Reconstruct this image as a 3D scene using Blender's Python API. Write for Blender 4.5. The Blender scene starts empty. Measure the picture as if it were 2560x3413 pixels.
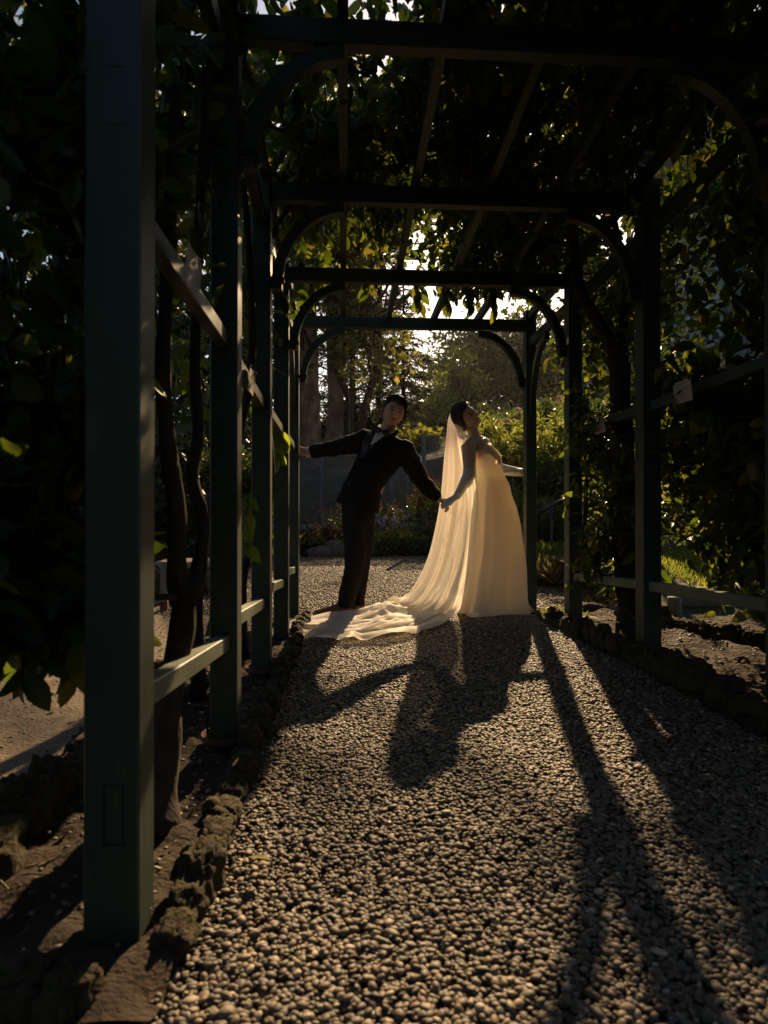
import bpy, bmesh, math, random
import numpy as np
from mathutils import Vector, Matrix, Quaternion, noise
from mathutils.bvhtree import BVHTree

random.seed(7)
rng = np.random.default_rng(11)
S = bpy.context.scene
COL = S.collection

# ------------------------------------------------------------------ camera
FPX, CX, CY, CAMH = 2100.0, 1280.0, 1706.5, 0.8
YAW, PIT = math.atan(133 / 2100), math.atan(11.5 / 2100)
cam_r = Vector((math.cos(YAW), -math.sin(YAW), 0))
cam_f = Vector((math.sin(YAW) * math.cos(PIT), math.cos(YAW) * math.cos(PIT), math.sin(PIT)))
cam_u = cam_r.cross(cam_f)
CAM = Vector((0, 0, CAMH))
cd = bpy.data.cameras.new('camera')
cam = bpy.data.objects.new('camera', cd)
COL.objects.link(cam)
cam.matrix_world = Matrix.Translation(CAM) @ Matrix((cam_r, cam_u, -cam_f)).transposed().to_4x4()
cd.sensor_fit = 'VERTICAL'
cd.sensor_height = 36.0
cd.sensor_width = 27.0
cd.lens = 36.0 * FPX / 3413.0
cd.clip_start = 0.05
cd.clip_end = 600
cd.dof.use_dof = True
cd.dof.focus_distance = 5.0
cd.dof.aperture_fstop = 4.0
S.camera = cam

# ------------------------------------------------------------------ light
SUN_EL, SUN_AZ = math.radians(27.3), math.radians(13.4)   # azimuth measured from +Y towards +X
w = bpy.data.worlds.new('World')
S.world = w
w.use_nodes = True
wn = w.node_tree
sky = wn.nodes.new('ShaderNodeTexSky')
sky.sky_type = 'NISHITA'
sky.sun_disc = False
sky.sun_elevation = SUN_EL
sky.sun_rotation = SUN_AZ
sky.air_density = 1.0
sky.dust_density = 1.5
bg = wn.nodes['Background']
wn.links.new(sky.outputs[0], bg.inputs[0])
bg.inputs[1].default_value = 0.05
sd = bpy.data.lights.new('sun', 'SUN')
sd.energy = 5.0
sd.angle = math.radians(0.55)
sd.color = (1.0, 0.69, 0.37)
sun = bpy.data.objects.new('sun', sd)
COL.objects.link(sun)
SUNDIR = Vector((math.sin(SUN_AZ) * math.cos(SUN_EL), math.cos(SUN_AZ) * math.cos(SUN_EL), math.sin(SUN_EL)))
sun.rotation_euler = SUNDIR.to_track_quat('Z', 'Y').to_euler()
vs = S.view_settings
vs.view_transform = 'Standard'
vs.look = 'None'
vs.gamma = 1.0
vs.use_curve_mapping = False
vs.exposure = 0.95
S.cycles.max_bounces = 8
S.cycles.transparent_max_bounces = 16
S.cycles.transmission_bounces = 6
S.cycles.caustics_reflective = False
S.cycles.caustics_refractive = False
S.cycles.sample_clamp_indirect = 4.0
S.cycles.use_denoising = True


# ------------------------------------------------------------------ geometry of the view
def ray(px, py):
    return cam_f + cam_r * ((px - CX) / FPX) - cam_u * ((py - CY) / FPX)


def atY(px, py, y):
    d = ray(px, py)
    return CAM + d * (y / d.y)


def atZ(px, py, z=0.0):
    d = ray(px, py)
    return CAM + d * ((z - CAMH) / d.z)


def lerp(a, b, t):
    return a + (b - a) * t


def sstep(a, b, x):
    t = np.clip((x - a) / (b - a), 0, 1)
    return t * t * (3 - 2 * t)


# ------------------------------------------------------------------ object helpers
def tag(o, label=None, cat=None, group=None, kind=None):
    if label: o['label'] = label
    if cat: o['category'] = cat
    if group: o['group'] = group
    if kind: o['kind'] = kind
    return o


def empty(name, loc=(0, 0, 0), label=None, cat=None, group=None):
    o = bpy.data.objects.new(name, None)
    o.empty_display_size = 0.1
    COL.objects.link(o)
    o.location = loc
    return tag(o, label, cat, group)


def link(name, me, mat=None, parent=None, smooth=False):
    o = bpy.data.objects.new(name, me)
    COL.objects.link(o)
    if mat is not None and len(me.materials) == 0:
        me.materials.append(mat)
    if parent is not None:
        o.parent = parent
        o.matrix_parent_inverse = Matrix.Translation(-parent.location) if parent.type == 'EMPTY' and parent.parent is None else Matrix()
    if smooth:
        me.polygons.foreach_set('use_smooth', [True] * len(me.polygons))
    return o


def pymesh(name, verts, faces):
    me = bpy.data.meshes.new(name)
    me.from_pydata([tuple(v) for v in verts], [], faces)
    me.update()
    return me


def npmesh(name, V, F, attr=None):
    """V (n,3) F (m,k) arrays of equal sized faces"""
    me = bpy.data.meshes.new(name)
    V = np.asarray(V, dtype=np.float32)
    F = np.asarray(F, dtype=np.int32)
    k = F.shape[1]
    me.vertices.add(len(V))
    me.vertices.foreach_set('co', V.ravel())
    me.loops.add(F.size)
    me.loops.foreach_set('vertex_index', F.ravel())
    me.polygons.add(len(F))
    me.polygons.foreach_set('loop_start', np.arange(0, F.size, k, dtype=np.int32))
    me.polygons.foreach_set('loop_total', np.full(len(F), k, dtype=np.int32))
    me.update(calc_edges=True)
    if attr is not None:
        a = me.attributes.new('rnd', 'FLOAT', 'POINT')
        a.data.foreach_set('value', np.asarray(attr, dtype=np.float32))
    return me


def bmmesh(name, bm):
    me = bpy.data.meshes.new(name)
    bmesh.ops.recalc_face_normals(bm, faces=bm.faces)
    bm.to_mesh(me)
    bm.free()
    return me


def box_bm(x0, x1, y0, y1, z0, z1, bev=0.003, bm=None):
    own = bm is None
    if own: bm = bmesh.new()
    r = bmesh.ops.create_cube(bm, size=1.0)
    for v in r['verts']:
        v.co = Vector((lerp(x0, x1, v.co.x + .5), lerp(y0, y1, v.co.y + .5), lerp(z0, z1, v.co.z + .5)))
    if bev:
        es = list({e for v in r['verts'] for e in v.link_edges})
        bmesh.ops.bevel(bm, geom=es, offset=bev, segments=1, affect='EDGES', profile=0.5)
    return bm


def frame_from(t, upref=Vector((0, 0, 1))):
    t = t.normalized()
    a = upref.cross(t)
    if a.length < 1e-3: a = Vector((1, 0, 0)).cross(t)
    a.normalize()
    return a, t.cross(a)


def tube_geo(pts, rad, n=8, cap=True, squash=None, verts=None, faces=None, wob=0.0):
    """sweep; rad scalar list; returns verts,faces lists (appended)"""
    verts = [] if verts is None else verts
    faces = [] if faces is None else faces
    pts = [Vector(p) for p in pts]
    m = len(pts)
    base = len(verts)
    a_prev = None
    for i, p in enumerate(pts):
        t = (pts[min(i + 1, m - 1)] - pts[max(i - 1, 0)])
        if t.length < 1e-9: t = Vector((0, 0, 1))
        t.normalize()
        if a_prev is None:
            a, b = frame_from(t)
        else:
            a = (a_prev - t * a_prev.dot(t))
            if a.length < 1e-4: a, b = frame_from(t)
            a.normalize()
            b = t.cross(a)
        a_prev = a
        r = rad[i] if hasattr(rad, '__len__') else rad
        for k in range(n):
            th = 2 * math.pi * k / n
            rr = r * (1 + (wob * (noise.noise(Vector((p.x * 9 + k, p.y * 9, p.z * 9)))) if wob else 0))
            verts.append(p + a * (math.cos(th) * rr) + b * (math.sin(th) * rr))
    for i in range(m - 1):
        for k in range(n):
            k2 = (k + 1) % n
            faces.append((base + i * n + k, base + i * n + k2, base + (i + 1) * n + k2, base + (i + 1) * n + k))
    if cap:
        faces.append(tuple(base + k for k in reversed(range(n))))
        faces.append(tuple(base + (m - 1) * n + k for k in range(n)))
    return verts, faces


def bezier_like(pts, n):
    """Catmull-Rom resample of a polyline of Vectors"""
    pts = [Vector(p) for p in pts]
    P = [pts[0] * 2 - pts[1]] + pts + [pts[-1] * 2 - pts[-2]]
    out = []
    m = len(pts) - 1
    for j in range(n + 1):
        u = j / n * m
        i = min(int(u), m - 1)
        t = u - i
        p0, p1, p2, p3 = P[i], P[i + 1], P[i + 2], P[i + 3]
        out.append(0.5 * ((2 * p1) + (p2 - p0) * t + (2 * p0 - 5 * p1 + 4 * p2 - p3) * t * t + (3 * p1 - p0 - 3 * p2 + p3) * t ** 3))
    return out


def interp(xs, ys, x):
    return float(np.interp(x, xs, ys))


# ------------------------------------------------------------------ materials
def mat(name):
    m = bpy.data.materials.new(name)
    m.use_nodes = True
    nt = m.node_tree
    p = nt.nodes['Principled BSDF']
    return m, nt, p


def N(nt, typ, **kw):
    n = nt.nodes.new(typ)
    for k, v in kw.items(): setattr(n, k, v)
    return n


def ramp(nt, stops, src=None):
    r = nt.nodes.new('ShaderNodeValToRGB')
    cr = r.color_ramp
    while len(cr.elements) < len(stops): cr.elements.new(0.5)
    for e, (pos, c) in zip(cr.elements, stops):
        e.position = pos
        e.color = (c[0], c[1], c[2], 1)
    if src is not None: nt.links.new(src, r.inputs[0])
    return r


def noise_tex(nt, scale, detail=4, rough=.55, coord='Object', stretch=None, dist=0.0):
    tc = nt.nodes.new('ShaderNodeTexCoord')
    n = nt.nodes.new('ShaderNodeTexNoise')
    n.inputs['Scale'].default_value = scale
    n.inputs['Detail'].default_value = detail
    n.inputs['Roughness'].default_value = rough
    n.inputs['Distortion'].default_value = dist
    if stretch:
        mp = nt.nodes.new('ShaderNodeMapping')
        mp.inputs['Scale'].default_value = stretch
        nt.links.new(tc.outputs[coord], mp.inputs[0])
        nt.links.new(mp.outputs[0], n.inputs[0])
    else:
        nt.links.new(tc.outputs[coord], n.inputs[0])
    return n


def bump(nt, p, src, strength=.3, dist=.01):
    b = nt.nodes.new('ShaderNodeBump')
    b.inputs['Strength'].default_value = strength
    b.inputs['Distance'].default_value = dist
    nt.links.new(src, b.inputs['Height'])
    nt.links.new(b.outputs[0], p.inputs['Normal'])
    return b


def simple(name, stops, scale, rough=.8, detail=5, bstr=.4, bdist=.01, spec=.3, stretch=None, bscale=None, coord='Object', dist=0.0):
    m, nt, p = mat(name)
    n = noise_tex(nt, scale, detail, stretch=stretch, coord=coord, dist=dist)
    r = ramp(nt, stops, n.outputs[0])
    nt.links.new(r.outputs[0], p.inputs['Base Color'])
    p.inputs['Roughness'].default_value = rough
    p.inputs['Specular IOR Level'].default_value = spec
    if bstr:
        bn = noise_tex(nt, bscale or scale * 3, 6, stretch=stretch, coord=coord)
        bump(nt, p, bn.outputs[0], bstr, bdist)
    return m


def leafmat(name, stops, trans_stops, mix=.45, rough=.38, spec=.4):
    m, nt, p = mat(name)
    at = N(nt, 'ShaderNodeAttribute', attribute_name='rnd')
    r = ramp(nt, stops, at.outputs['Fac'])
    nt.links.new(r.outputs[0], p.inputs['Base Color'])
    p.inputs['Roughness'].default_value = rough
    p.inputs['Specular IOR Level'].default_value = spec
    t = N(nt, 'ShaderNodeBsdfTranslucent')
    r2 = ramp(nt, trans_stops, at.outputs['Fac'])
    nt.links.new(r2.outputs[0], t.inputs[0])
    mx = N(nt, 'ShaderNodeMixShader')
    mx.inputs[0].default_value = mix
    nt.links.new(p.outputs[0], mx.inputs[1])
    nt.links.new(t.outputs[0], mx.inputs[2])
    nt.links.new(mx.outputs[0], nt.nodes['Material Output'].inputs[0])
    return m


def clothmat(name, base, trans, mix, transp=0.0, rough=.6, spec=.3, sheen=0.0, bscale=0, bstr=.1):
    m, nt, p = mat(name)
    p.inputs['Base Color'].default_value = (*base, 1)
    p.inputs['Roughness'].default_value = rough
    p.inputs['Specular IOR Level'].default_value = spec
    if sheen: p.inputs['Sheen Weight'].default_value = sheen
    if bscale:
        bn = noise_tex(nt, bscale, 5, stretch=(1, 1, .25))
        bump(nt, p, bn.outputs[0], bstr, .004)
    t = N(nt, 'ShaderNodeBsdfTranslucent')
    t.inputs[0].default_value = (*trans, 1)
    mx = N(nt, 'ShaderNodeMixShader')
    mx.inputs[0].default_value = mix
    nt.links.new(p.outputs[0], mx.inputs[1])
    nt.links.new(t.outputs[0], mx.inputs[2])
    out = mx
    if transp:
        tr = N(nt, 'ShaderNodeBsdfTransparent')
        m2 = N(nt, 'ShaderNodeMixShader')
        lw = N(nt, 'ShaderNodeLayerWeight')
        lw.inputs[0].default_value = .35
        mr = N(nt, 'ShaderNodeMapRange')
        mr.inputs['To Min'].default_value = transp
        mr.inputs['To Max'].default_value = transp * .25
        nt.links.new(lw.outputs['Facing'], mr.inputs['Value'])
        nt.links.new(mr.outputs[0], m2.inputs[0])
        nt.links.new(mx.outputs[0], m2.inputs[1])
        nt.links.new(tr.outputs[0], m2.inputs[2])
        out = m2
    nt.links.new(out.outputs[0], nt.nodes['Material Output'].inputs[0])
    return m


def plain(name, c, rough=.6, spec=.3, metal=0.0):
    return simple(name, [(0.3, tuple(x * .85 for x in c)), (.7, tuple(x * 1.12 for x in c))], 30, rough, bstr=.08, bdist=.002, spec=spec)


# painted timber: faded green, worn along the grain
def paintmat(name='green_paint', k=1.0, warm=1.0):
    m, nt, p = mat(name)
    n = noise_tex(nt, 5, 6, stretch=(1, 1, 1))
    g = noise_tex(nt, 60, 6, stretch=(1, 1, .06))
    r = ramp(nt, [(.25, (.026 * k * warm, .044 * k, .028 * k)), (.55, (.037 * k * warm, .060 * k, .038 * k)), (.85, (.056 * k * warm, .080 * k, .050 * k))], n.outputs[0])
    worn = noise_tex(nt, 14, 8, rough=.7, stretch=(1, 1, .35))
    wr = ramp(nt, [(.62, (0, 0, 0)), (.70, (1, 1, 1))], worn.outputs[0])
    mx = N(nt, 'ShaderNodeMix', data_type='RGBA')
    nt.links.new(wr.outputs[0], mx.inputs[0])
    nt.links.new(r.outputs[0], mx.inputs[6])
    mx.inputs[7].default_value = (.085 * k * warm, .092 * k, .056 * k, 1)
    nt.links.new(mx.outputs[2], p.inputs['Base Color'])
    p.inputs['Roughness'].default_value = .5
    p.inputs['Specular IOR Level'].default_value = .5
    bump(nt, p, g.outputs[0], .5, .003)
    return m


M = {}
M['paint'] = paintmat('green_paint', .8)
M['lit_rail_paint'] = paintmat('sunlit_rail_paint', 2.6, 1.35)  # same green paint, lightened and warmed to carry sunlight on the lower rails
M['soil'] = simple('soil', [(.3, (.022, .014, .008)), (.7, (.060, .040, .024))], 9, .95, bstr=.9, bdist=.02, bscale=60)
M['dirt'] = simple('packed_dirt', [(.3, (.125, .096, .068)), (.5, (.18, .14, .10)), (.7, (.25, .195, .14))], 11, .95, detail=9, bstr=1.0, bdist=.02, bscale=70)
M['gravel_base'] = simple('gravel_base', [(.35, (.05, .04, .03)), (.5, (.10, .084, .062)), (.65, (.16, .135, .10))], 70, .85, bstr=1.0, bdist=.02, bscale=75)
M['grassland'] = simple('hill_ground', [(.3, (.02, .03, .012)), (.7, (.05, .06, .022))], 2, .95, bstr=.8, bdist=.1, bscale=8)
M['path'] = simple('concrete_path', [(.3, (.30, .27, .24)), (.7, (.40, .36, .32))], 4, .9, bstr=.2)
M['stone'] = simple('mossy_stone', [(.3, (.022, .016, .009)), (.47, (.065, .047, .027)), (.56, (.052, .050, .012)), (.66, (.06, .044, .025)), (.8, (.12, .09, .055))], 16, .95, bstr=1.0, bdist=.02, bscale=70)
M['boulder'] = simple('pale_boulder', [(.3, (.16, .13, .10)), (.7, (.30, .25, .19))], 10, .9, bstr=.6, bdist=.01)
M['bark'] = simple('dark_bark', [(.3, (.022, .014, .009)), (.7, (.065, .043, .028))], 18, .9, bstr=.8, bdist=.01, stretch=(1, 1, .35))
M['plane_bark'] = simple('mottled_bark', [(.35, (.10, .07, .045)), (.5, (.17, .125, .085)), (.62, (.26, .20, .14)), (.75, (.12, .09, .055))], 3.0, .9, bstr=.7, bdist=.03, stretch=(1, 1, .6))
M['conc'] = simple('concrete', [(.3, (.22, .20, .175)), (.7, (.32, .29, .25))], 6, .9, bstr=.3)
M['stucco'] = simple('stucco', [(.3, (.30, .25, .20)), (.7, (.40, .34, .27))], 5, .95, bstr=.6, bdist=.01, bscale=60)
M['greymetal'] = plain('grey_metal', (.10, .115, .13), .5)
M['palegrey'] = plain('pale_frame_paint', (.34, .33, .31), .5)
M['greypost'] = simple('grey_weathered_wood', [(.3, (.14, .13, .12)), (.7, (.26, .24, .22))], 12, .85, stretch=(1, 1, .1))
M['card'] = simple('sign_card', [(.3, (.44, .37, .29)), (.7, (.50, .42, .33))], 6, .7, bstr=.05)
M['ink'] = plain('printed_ink', (.10, .085, .07), .8)
M['blackmetal'] = plain('black_metal', (.015, .015, .017), .3, .5)
M['terracotta'] = simple('terracotta', [(.3, (.12, .05, .032)), (.7, (.19, .085, .055))], 9, .85)
M['red'] = plain('red_plastic', (.5, .02, .015), .4)
M['thatch'] = simple('dry_thatch', [(.35, (.10, .075, .035)), (.6, (.27, .20, .09))], 30, .95, stretch=(1, 1, .12), bstr=.9, bdist=.02)
M['flagstone'] = simple('bed_rock', [(.3, (.10, .075, .065)), (.7, (.20, .155, .135))], 6, .9, bstr=.6, bdist=.02)

M['leaf'] = leafmat('citrus_leaf', [(0, (.018, .038, .010)), (.6, (.035, .062, .014)), (.93, (.07, .085, .018)), (1, (.13, .10, .02))],
                    [(0, (.10, .17, .015)), (.6, (.20, .27, .02)), (1, (.42, .36, .04))], .42)
M['sunlit_leaf'] = leafmat('sunlit_citrus_leaf', [(0, (.05, .09, .015)), (1, (.09, .12, .02))], [(0, (.22, .36, .02)), (1, (.42, .46, .03))], .5)  # lighter leaf copy with the sun on the sprigs put into its colour
M['plane_leaf'] = leafmat('plane_tree_leaf', [(0, (.05, .07, .015)), (.6, (.09, .10, .02)), (1, (.16, .13, .02))],
                          [(0, (.16, .18, .03)), (.6, (.29, .28, .04)), (1, (.50, .38, .05))], .5)
M['conifer'] = leafmat('conifer_needle', [(0, (.014, .026, .010)), (1, (.035, .05, .018))], [(0, (.03, .05, .01)), (1, (.10, .11, .02))], .25)
M['hedge_leaf'] = leafmat('hedge_leaf', [(0, (.016, .028, .010)), (1, (.045, .06, .018))], [(0, (.05, .08, .01)), (1, (.17, .18, .02))], .3)
M['light_leaf'] = leafmat('pale_shrub_leaf', [(0, (.05, .08, .02)), (1, (.12, .14, .04))], [(0, (.20, .26, .03)), (1, (.42, .42, .07))], .5, .45)
M['birch_leaf'] = leafmat('birch_leaf', [(0, (.04, .06, .012)), (1, (.09, .10, .02))], [(0, (.20, .24, .02)), (1, (.42, .38, .03))], .5)
M['grass'] = leafmat('grass_blade', [(0, (.04, .07, .015)), (.7, (.08, .11, .02)), (1, (.16, .13, .05))], [(0, (.18, .28, .02)), (1, (.45, .42, .06))], .5)
M['drygrass'] = leafmat('dry_grass_blade', [(0, (.10, .085, .03)), (1, (.22, .17, .08))], [(0, (.2, .18, .05)), (1, (.4, .33, .12))], .45)
M['lime'] = leafmat('lime_foliage', [(0, (.10, .13, .02)), (1, (.19, .21, .035))], [(0, (.22, .28, .02)), (1, (.45, .45, .05))], .45)
M['bedgreen'] = leafmat('bed_foliage', [(0, (.025, .05, .015)), (1, (.05, .085, .02))], [(0, (.08, .14, .02)), (1, (.2, .26, .03))], .4)
M['burgundy'] = leafmat('burgundy_foliage', [(0, (.04, .012, .012)), (1, (.09, .03, .02))], [(0, (.12, .03, .02)), (1, (.25, .08, .03))], .4)
M['redpetal'] = leafmat('red_petal', [(0, (.20, .012, .018)), (1, (.34, .025, .04))], [(0, (.25, .015, .02)), (1, (.36, .03, .05))], .3)
M['violetpetal'] = leafmat('violet_petal', [(0, (.34, .24, .40)), (1, (.52, .46, .58))], [(0, (.4, .2, .5)), (1, (.6, .5, .7))], .4)
M['pinkpetal'] = leafmat('dusty_pink_petal', [(0, (.36, .17, .12)), (1, (.52, .36, .30))], [(0, (.3, .15, .1)), (1, (.5, .35, .3))], .3)
M['agave'] = simple('blue_green_leaf', [(.3, (.08, .14, .13)), (.7, (.12, .19, .17))], 6, .5, bstr=.1)
M['orange'] = simple('orange_rind', [(.3, (.45, .12, .01)), (.7, (.55, .17, .015))], 40, .45, bstr=.3, bdist=.001)
M['greenfruit'] = simple('green_rind', [(.3, (.05, .08, .015)), (.7, (.08, .11, .02))], 40, .45, bstr=.3, bdist=.001)


def pebmat():
    m, nt, p = mat('pebble')
    oi = N(nt, 'ShaderNodeObjectInfo')
    r = ramp(nt, [(0, (.038, .030, .021)), (.2, (.085, .065, .043)), (.42, (.165, .125, .080)), (.58, (.105, .090, .070)), (.74, (.21, .16, .10)), (.86, (.14, .082, .050)), (.95, (.30, .23, .15)), (1, (.52, .42, .30))], oi.outputs['Random'])
    n = noise_tex(nt, 90, 3)
    mx = N(nt, 'ShaderNodeMix', data_type='RGBA', blend_type='MULTIPLY')
    mx.inputs[0].default_value = .5
    r2 = ramp(nt, [(.3, (.6, .6, .6)), (.7, (1.1, 1.1, 1.1))], n.outputs[0])
    nt.links.new(r.outputs[0], mx.inputs[6])
    nt.links.new(r2.outputs[0], mx.inputs[7])
    nt.links.new(mx.outputs[2], p.inputs['Base Color'])
    p.inputs['Roughness'].default_value = .62
    p.inputs['Specular IOR Level'].default_value = .35
    return m


M['pebble'] = pebmat()


def skinmat(name, c, sss=.25):
    m, nt, p = mat(name)
    n = noise_tex(nt, 35, 4)
    r = ramp(nt, [(.3, tuple(x * .86 for x in c)), (.7, tuple(x * 1.08 for x in c))], n.outputs[0])
    nt.links.new(r.outputs[0], p.inputs['Base Color'])
    p.inputs['Roughness'].default_value = .5
    p.inputs['Subsurface Weight'].default_value = sss
    p.inputs['Subsurface Radius'].default_value = (1.0, .3, .15)
    p.inputs['Subsurface Scale'].default_value = .02
    bn = noise_tex(nt, 400, 2)
    bump(nt, p, bn.outputs[0], .12, .001)
    return m


M['skin_m'] = skinmat('tan_skin', (.60, .34, .20))
M['skin_w'] = skinmat('fair_skin', (.66, .42, .28))
M['ear'] = clothmat('ear_skin', (.46, .25, .17), (.75, .09, .04), .55, rough=.5)
M['hair'] = simple('black_hair', [(.3, (.010, .007, .006)), (.7, (.028, .017, .012))], 60, .45, bstr=.7, bdist=.004, stretch=(1, 1, .3), spec=.5)
M['wool'] = simple('black_wool', [(.3, (.0060, .0052, .0050)), (.7, (.010, .009, .0088))], 25, .85, bstr=.35, bdist=.004, bscale=14, spec=.2)
M['satin'] = simple('charcoal_satin', [(.3, (.022, .023, .026)), (.7, (.035, .036, .040))], 20, .42, bstr=.1, bdist=.002, spec=.5)
M['trouser'] = simple('black_trouser_wool', [(.3, (.010, .0085, .008)), (.7, (.017, .014, .012))], 25, .8, bstr=.4, bdist=.006, bscale=9, spec=.2)
M['shirt'] = clothmat('white_shirt', (.82, .81, .80), (.6, .55, .5), .15, rough=.7)
M['leather'] = simple('brown_leather', [(.3, (.15, .055, .024)), (.7, (.24, .09, .042))], 25, .35, bstr=.2, bdist=.002, spec=.5)
M['dress'] = clothmat('ivory_satin', (.80, .755, .66), (.90, .80, .62), .43, rough=.42, spec=.4, bscale=5, bstr=.35)
M['shade_layer_cloth'] = clothmat('ivory_shade_layer', (.80, .76, .68), (.90, .82, .68), .5, transp=.35, rough=.7)
M['glove'] = clothmat('white_glove_satin', (.74, .72, .68), (.6, .52, .42), .2, rough=.5, bscale=60, bstr=.4)
M['veil'] = clothmat('tulle_veil', (.82, .79, .74), (.92, .86, .76), .55, transp=.26, rough=.6)
M['trim'] = clothmat('veil_cord', (.66, .56, .42), (.7, .55, .35), .3, rough=.5)
M['pearl'] = plain('pearl', (.7, .62, .5), .25, .6)
M['eye'] = plain('dark_iris', (.012, .008, .006), .15, .6)
M['eyewhite'] = plain('eye_white', (.55, .5, .46), .3, .5)
M['lip_m'] = plain('lip', (.30, .12, .10), .5)
M['lip_w'] = plain('rose_lip', (.42, .12, .11), .4)


def meshmat():
    """dark perforated screen: rows of small holes that let the far side show through"""
    m, nt, p = mat('perforated_screen')
    p.inputs['Base Color'].default_value = (.095, .094, .092, 1)
    p.inputs['Roughness'].default_value = .6
    n = noise_tex(nt, 60, 2)
    tr = N(nt, 'ShaderNodeBsdfTransparent')
    mx = N(nt, 'ShaderNodeMixShader')
    r = ramp(nt, [(.42, (.36, .36, .36)), (.58, (.74, .74, .74))], n.outputs[0])
    nt.links.new(r.outputs[0], mx.inputs[0])
    nt.links.new(p.outputs[0], mx.inputs[1])
    nt.links.new(tr.outputs[0], mx.inputs[2])
    nt.links.new(mx.outputs[0], nt.nodes['Material Output'].inputs[0])
    return m


M['screen'] = meshmat()


def glassmat():
    m, nt, p = mat('window_glass')
    p.inputs['Base Color'].default_value = (.012, .015, .018, 1)
    p.inputs['Roughness'].default_value = .03
    p.inputs['Specular IOR Level'].default_value = 1.0
    p.inputs['IOR'].default_value = 1.9
    return m


M['glass'] = glassmat()

# ================================================================== SETTING
def gz(x, y):
    """height of the gravel: it banks up slightly towards the right-hand bed"""
    return 0.055 * sstep(.85, 1.45, x) * (1 - sstep(4.2, 5.2, y)) + .012 * np.sin(x * 3.1 + y * 1.7) * np.cos(y * 2.3 - x)


def terrain(x, y):
    h = 0.0 * x
    h = h + .6 * sstep(12.6, 13.8, y)
    h = h + sstep(14.6, 17, y) * (.95 + .2 * np.clip(x + 2, -1.2, 14))
    h = h + np.clip(y - 18, 0, 60) * .16
    return h


def grid_sheet(name, xs, ys, zf, m, kind='structure'):
    xs, ys = np.asarray(xs), np.asarray(ys)
    X, Y = np.meshgrid(xs, ys)
    Z = zf(X, Y)
    V = np.stack([X.ravel(), Y.ravel(), Z.ravel()], 1)
    nx, ny = len(xs), len(ys)
    i = np.arange(nx - 1)
    F = []
    for j in range(ny - 1):
        a = j * nx + i
        F.append(np.stack([a, a + 1, a + nx + 1, a + nx], 1))
    me = npmesh(name, V, np.concatenate(F))
    o = link(name, me, m, smooth=True)
    o['kind'] = kind
    return o


far_x = np.concatenate([np.linspace(-300, -30, 12), np.linspace(-28, 40, 69), np.linspace(45, 300, 12)])
far_y = np.concatenate([np.linspace(-60, 10, 20), np.linspace(10.5, 20, 24), np.linspace(21, 80, 50), np.linspace(90, 400, 8)])
grid_sheet('ground', far_x, far_y, lambda x, y: terrain(x, y) - .06 + .05 * np.sin(x * .7) * np.cos(y * .6) * (y > 16), M['grassland'])
grid_sheet('dirt_path', np.linspace(-7.0, -.80, 60), np.linspace(-2, 12.2, 120), lambda x, y: -.012 + .012 * np.sin(x * 4 + y) * np.sin(y * 3) - .01 * np.sin(x * 9), M['dirt'])
grid_sheet('gravel_path', np.linspace(-.34, 1.52, 60), np.linspace(-1.5, 5.2, 140), lambda x, y: gz(x, y) - .012, M['gravel_base'])
grid_sheet('gravel_clearing', np.linspace(-3.2, 4.6, 90), np.linspace(5.2, 12.3, 90), lambda x, y: gz(x, y) * (y < 5.6) - .006 - .004 * (x < -.8), M['gravel_base'])
grid_sheet('soil_bed', np.linspace(-.80, -.30, 24), np.linspace(1.0, 5.15, 120), lambda x, y: .012 + .014 * np.sin(x * 31 + y * 7) * np.sin(y * 19) + .008 * np.sin(y * 43 + x * 11), M['soil'])
grid_sheet('soil_bed', np.linspace(1.40, 2.9, 50), np.linspace(.6, 4.7, 120), lambda x, y: .07 + .016 * np.sin(x * 27 + y * 7) * np.sin(y * 17) + .008 * np.sin(y * 39 + x * 13), M['soil'])
grid_sheet('lawn', np.linspace(2.3, 14, 60), np.linspace(3.0, 9.0, 60), lambda x, y: .03 + .28 * sstep(3.2, 7, y) + .02 * np.sin(x * 3) * np.sin(y * 4), M['grassland'])
# sloping path behind the fence
ramp_v, ramp_f = [], []
for i in range(30):
    x = lerp(-6, 14, i / 29)
    z = 1.55 + .2 * (x + 1.9)
    if x < -1.9: z = 1.55 + .08 * (x + 1.9)
    ramp_v += [Vector((x, 16.7, z + .02)), Vector((x, 18.0, z + .12))]
    if i: ramp_f.append((2 * i - 2, 2 * i, 2 * i + 1, 2 * i - 1))
ro = link('hill_path', pymesh('hill_path', ramp_v, ramp_f), M['path'])
ro['kind'] = 'structure'

# ------------------------------------------------------------------ gravel pebbles (uncountable): instanced on points
def pebble_mesh(k):
    bm = bmesh.new()
    bmesh.ops.create_icosphere(bm, subdivisions=2, radius=1.0)
    for v in bm.verts:
        n = noise.noise(v.co * .9 + Vector((k * 7.1, 0, 0)))
        n2 = noise.noise(v.co * 1.9 + Vector((0, k * 5.3, 0)))
        v.co = Vector((v.co.x, v.co.y * .74, v.co.z * .40)) * (1 + .17 * n + .06 * n2)
    me = bmmesh('pebble', bm)
    me.polygons.foreach_set('use_smooth', [True] * len(me.polygons))
    me.materials.append(M['pebble'])
    return me


peb_col = bpy.data.collections.new('pebble_kinds')     # source shapes only; not linked to the scene
for k in range(6):
    peb_col.objects.link(bpy.data.objects.new('pebble', pebble_mesh(k)))


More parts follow.
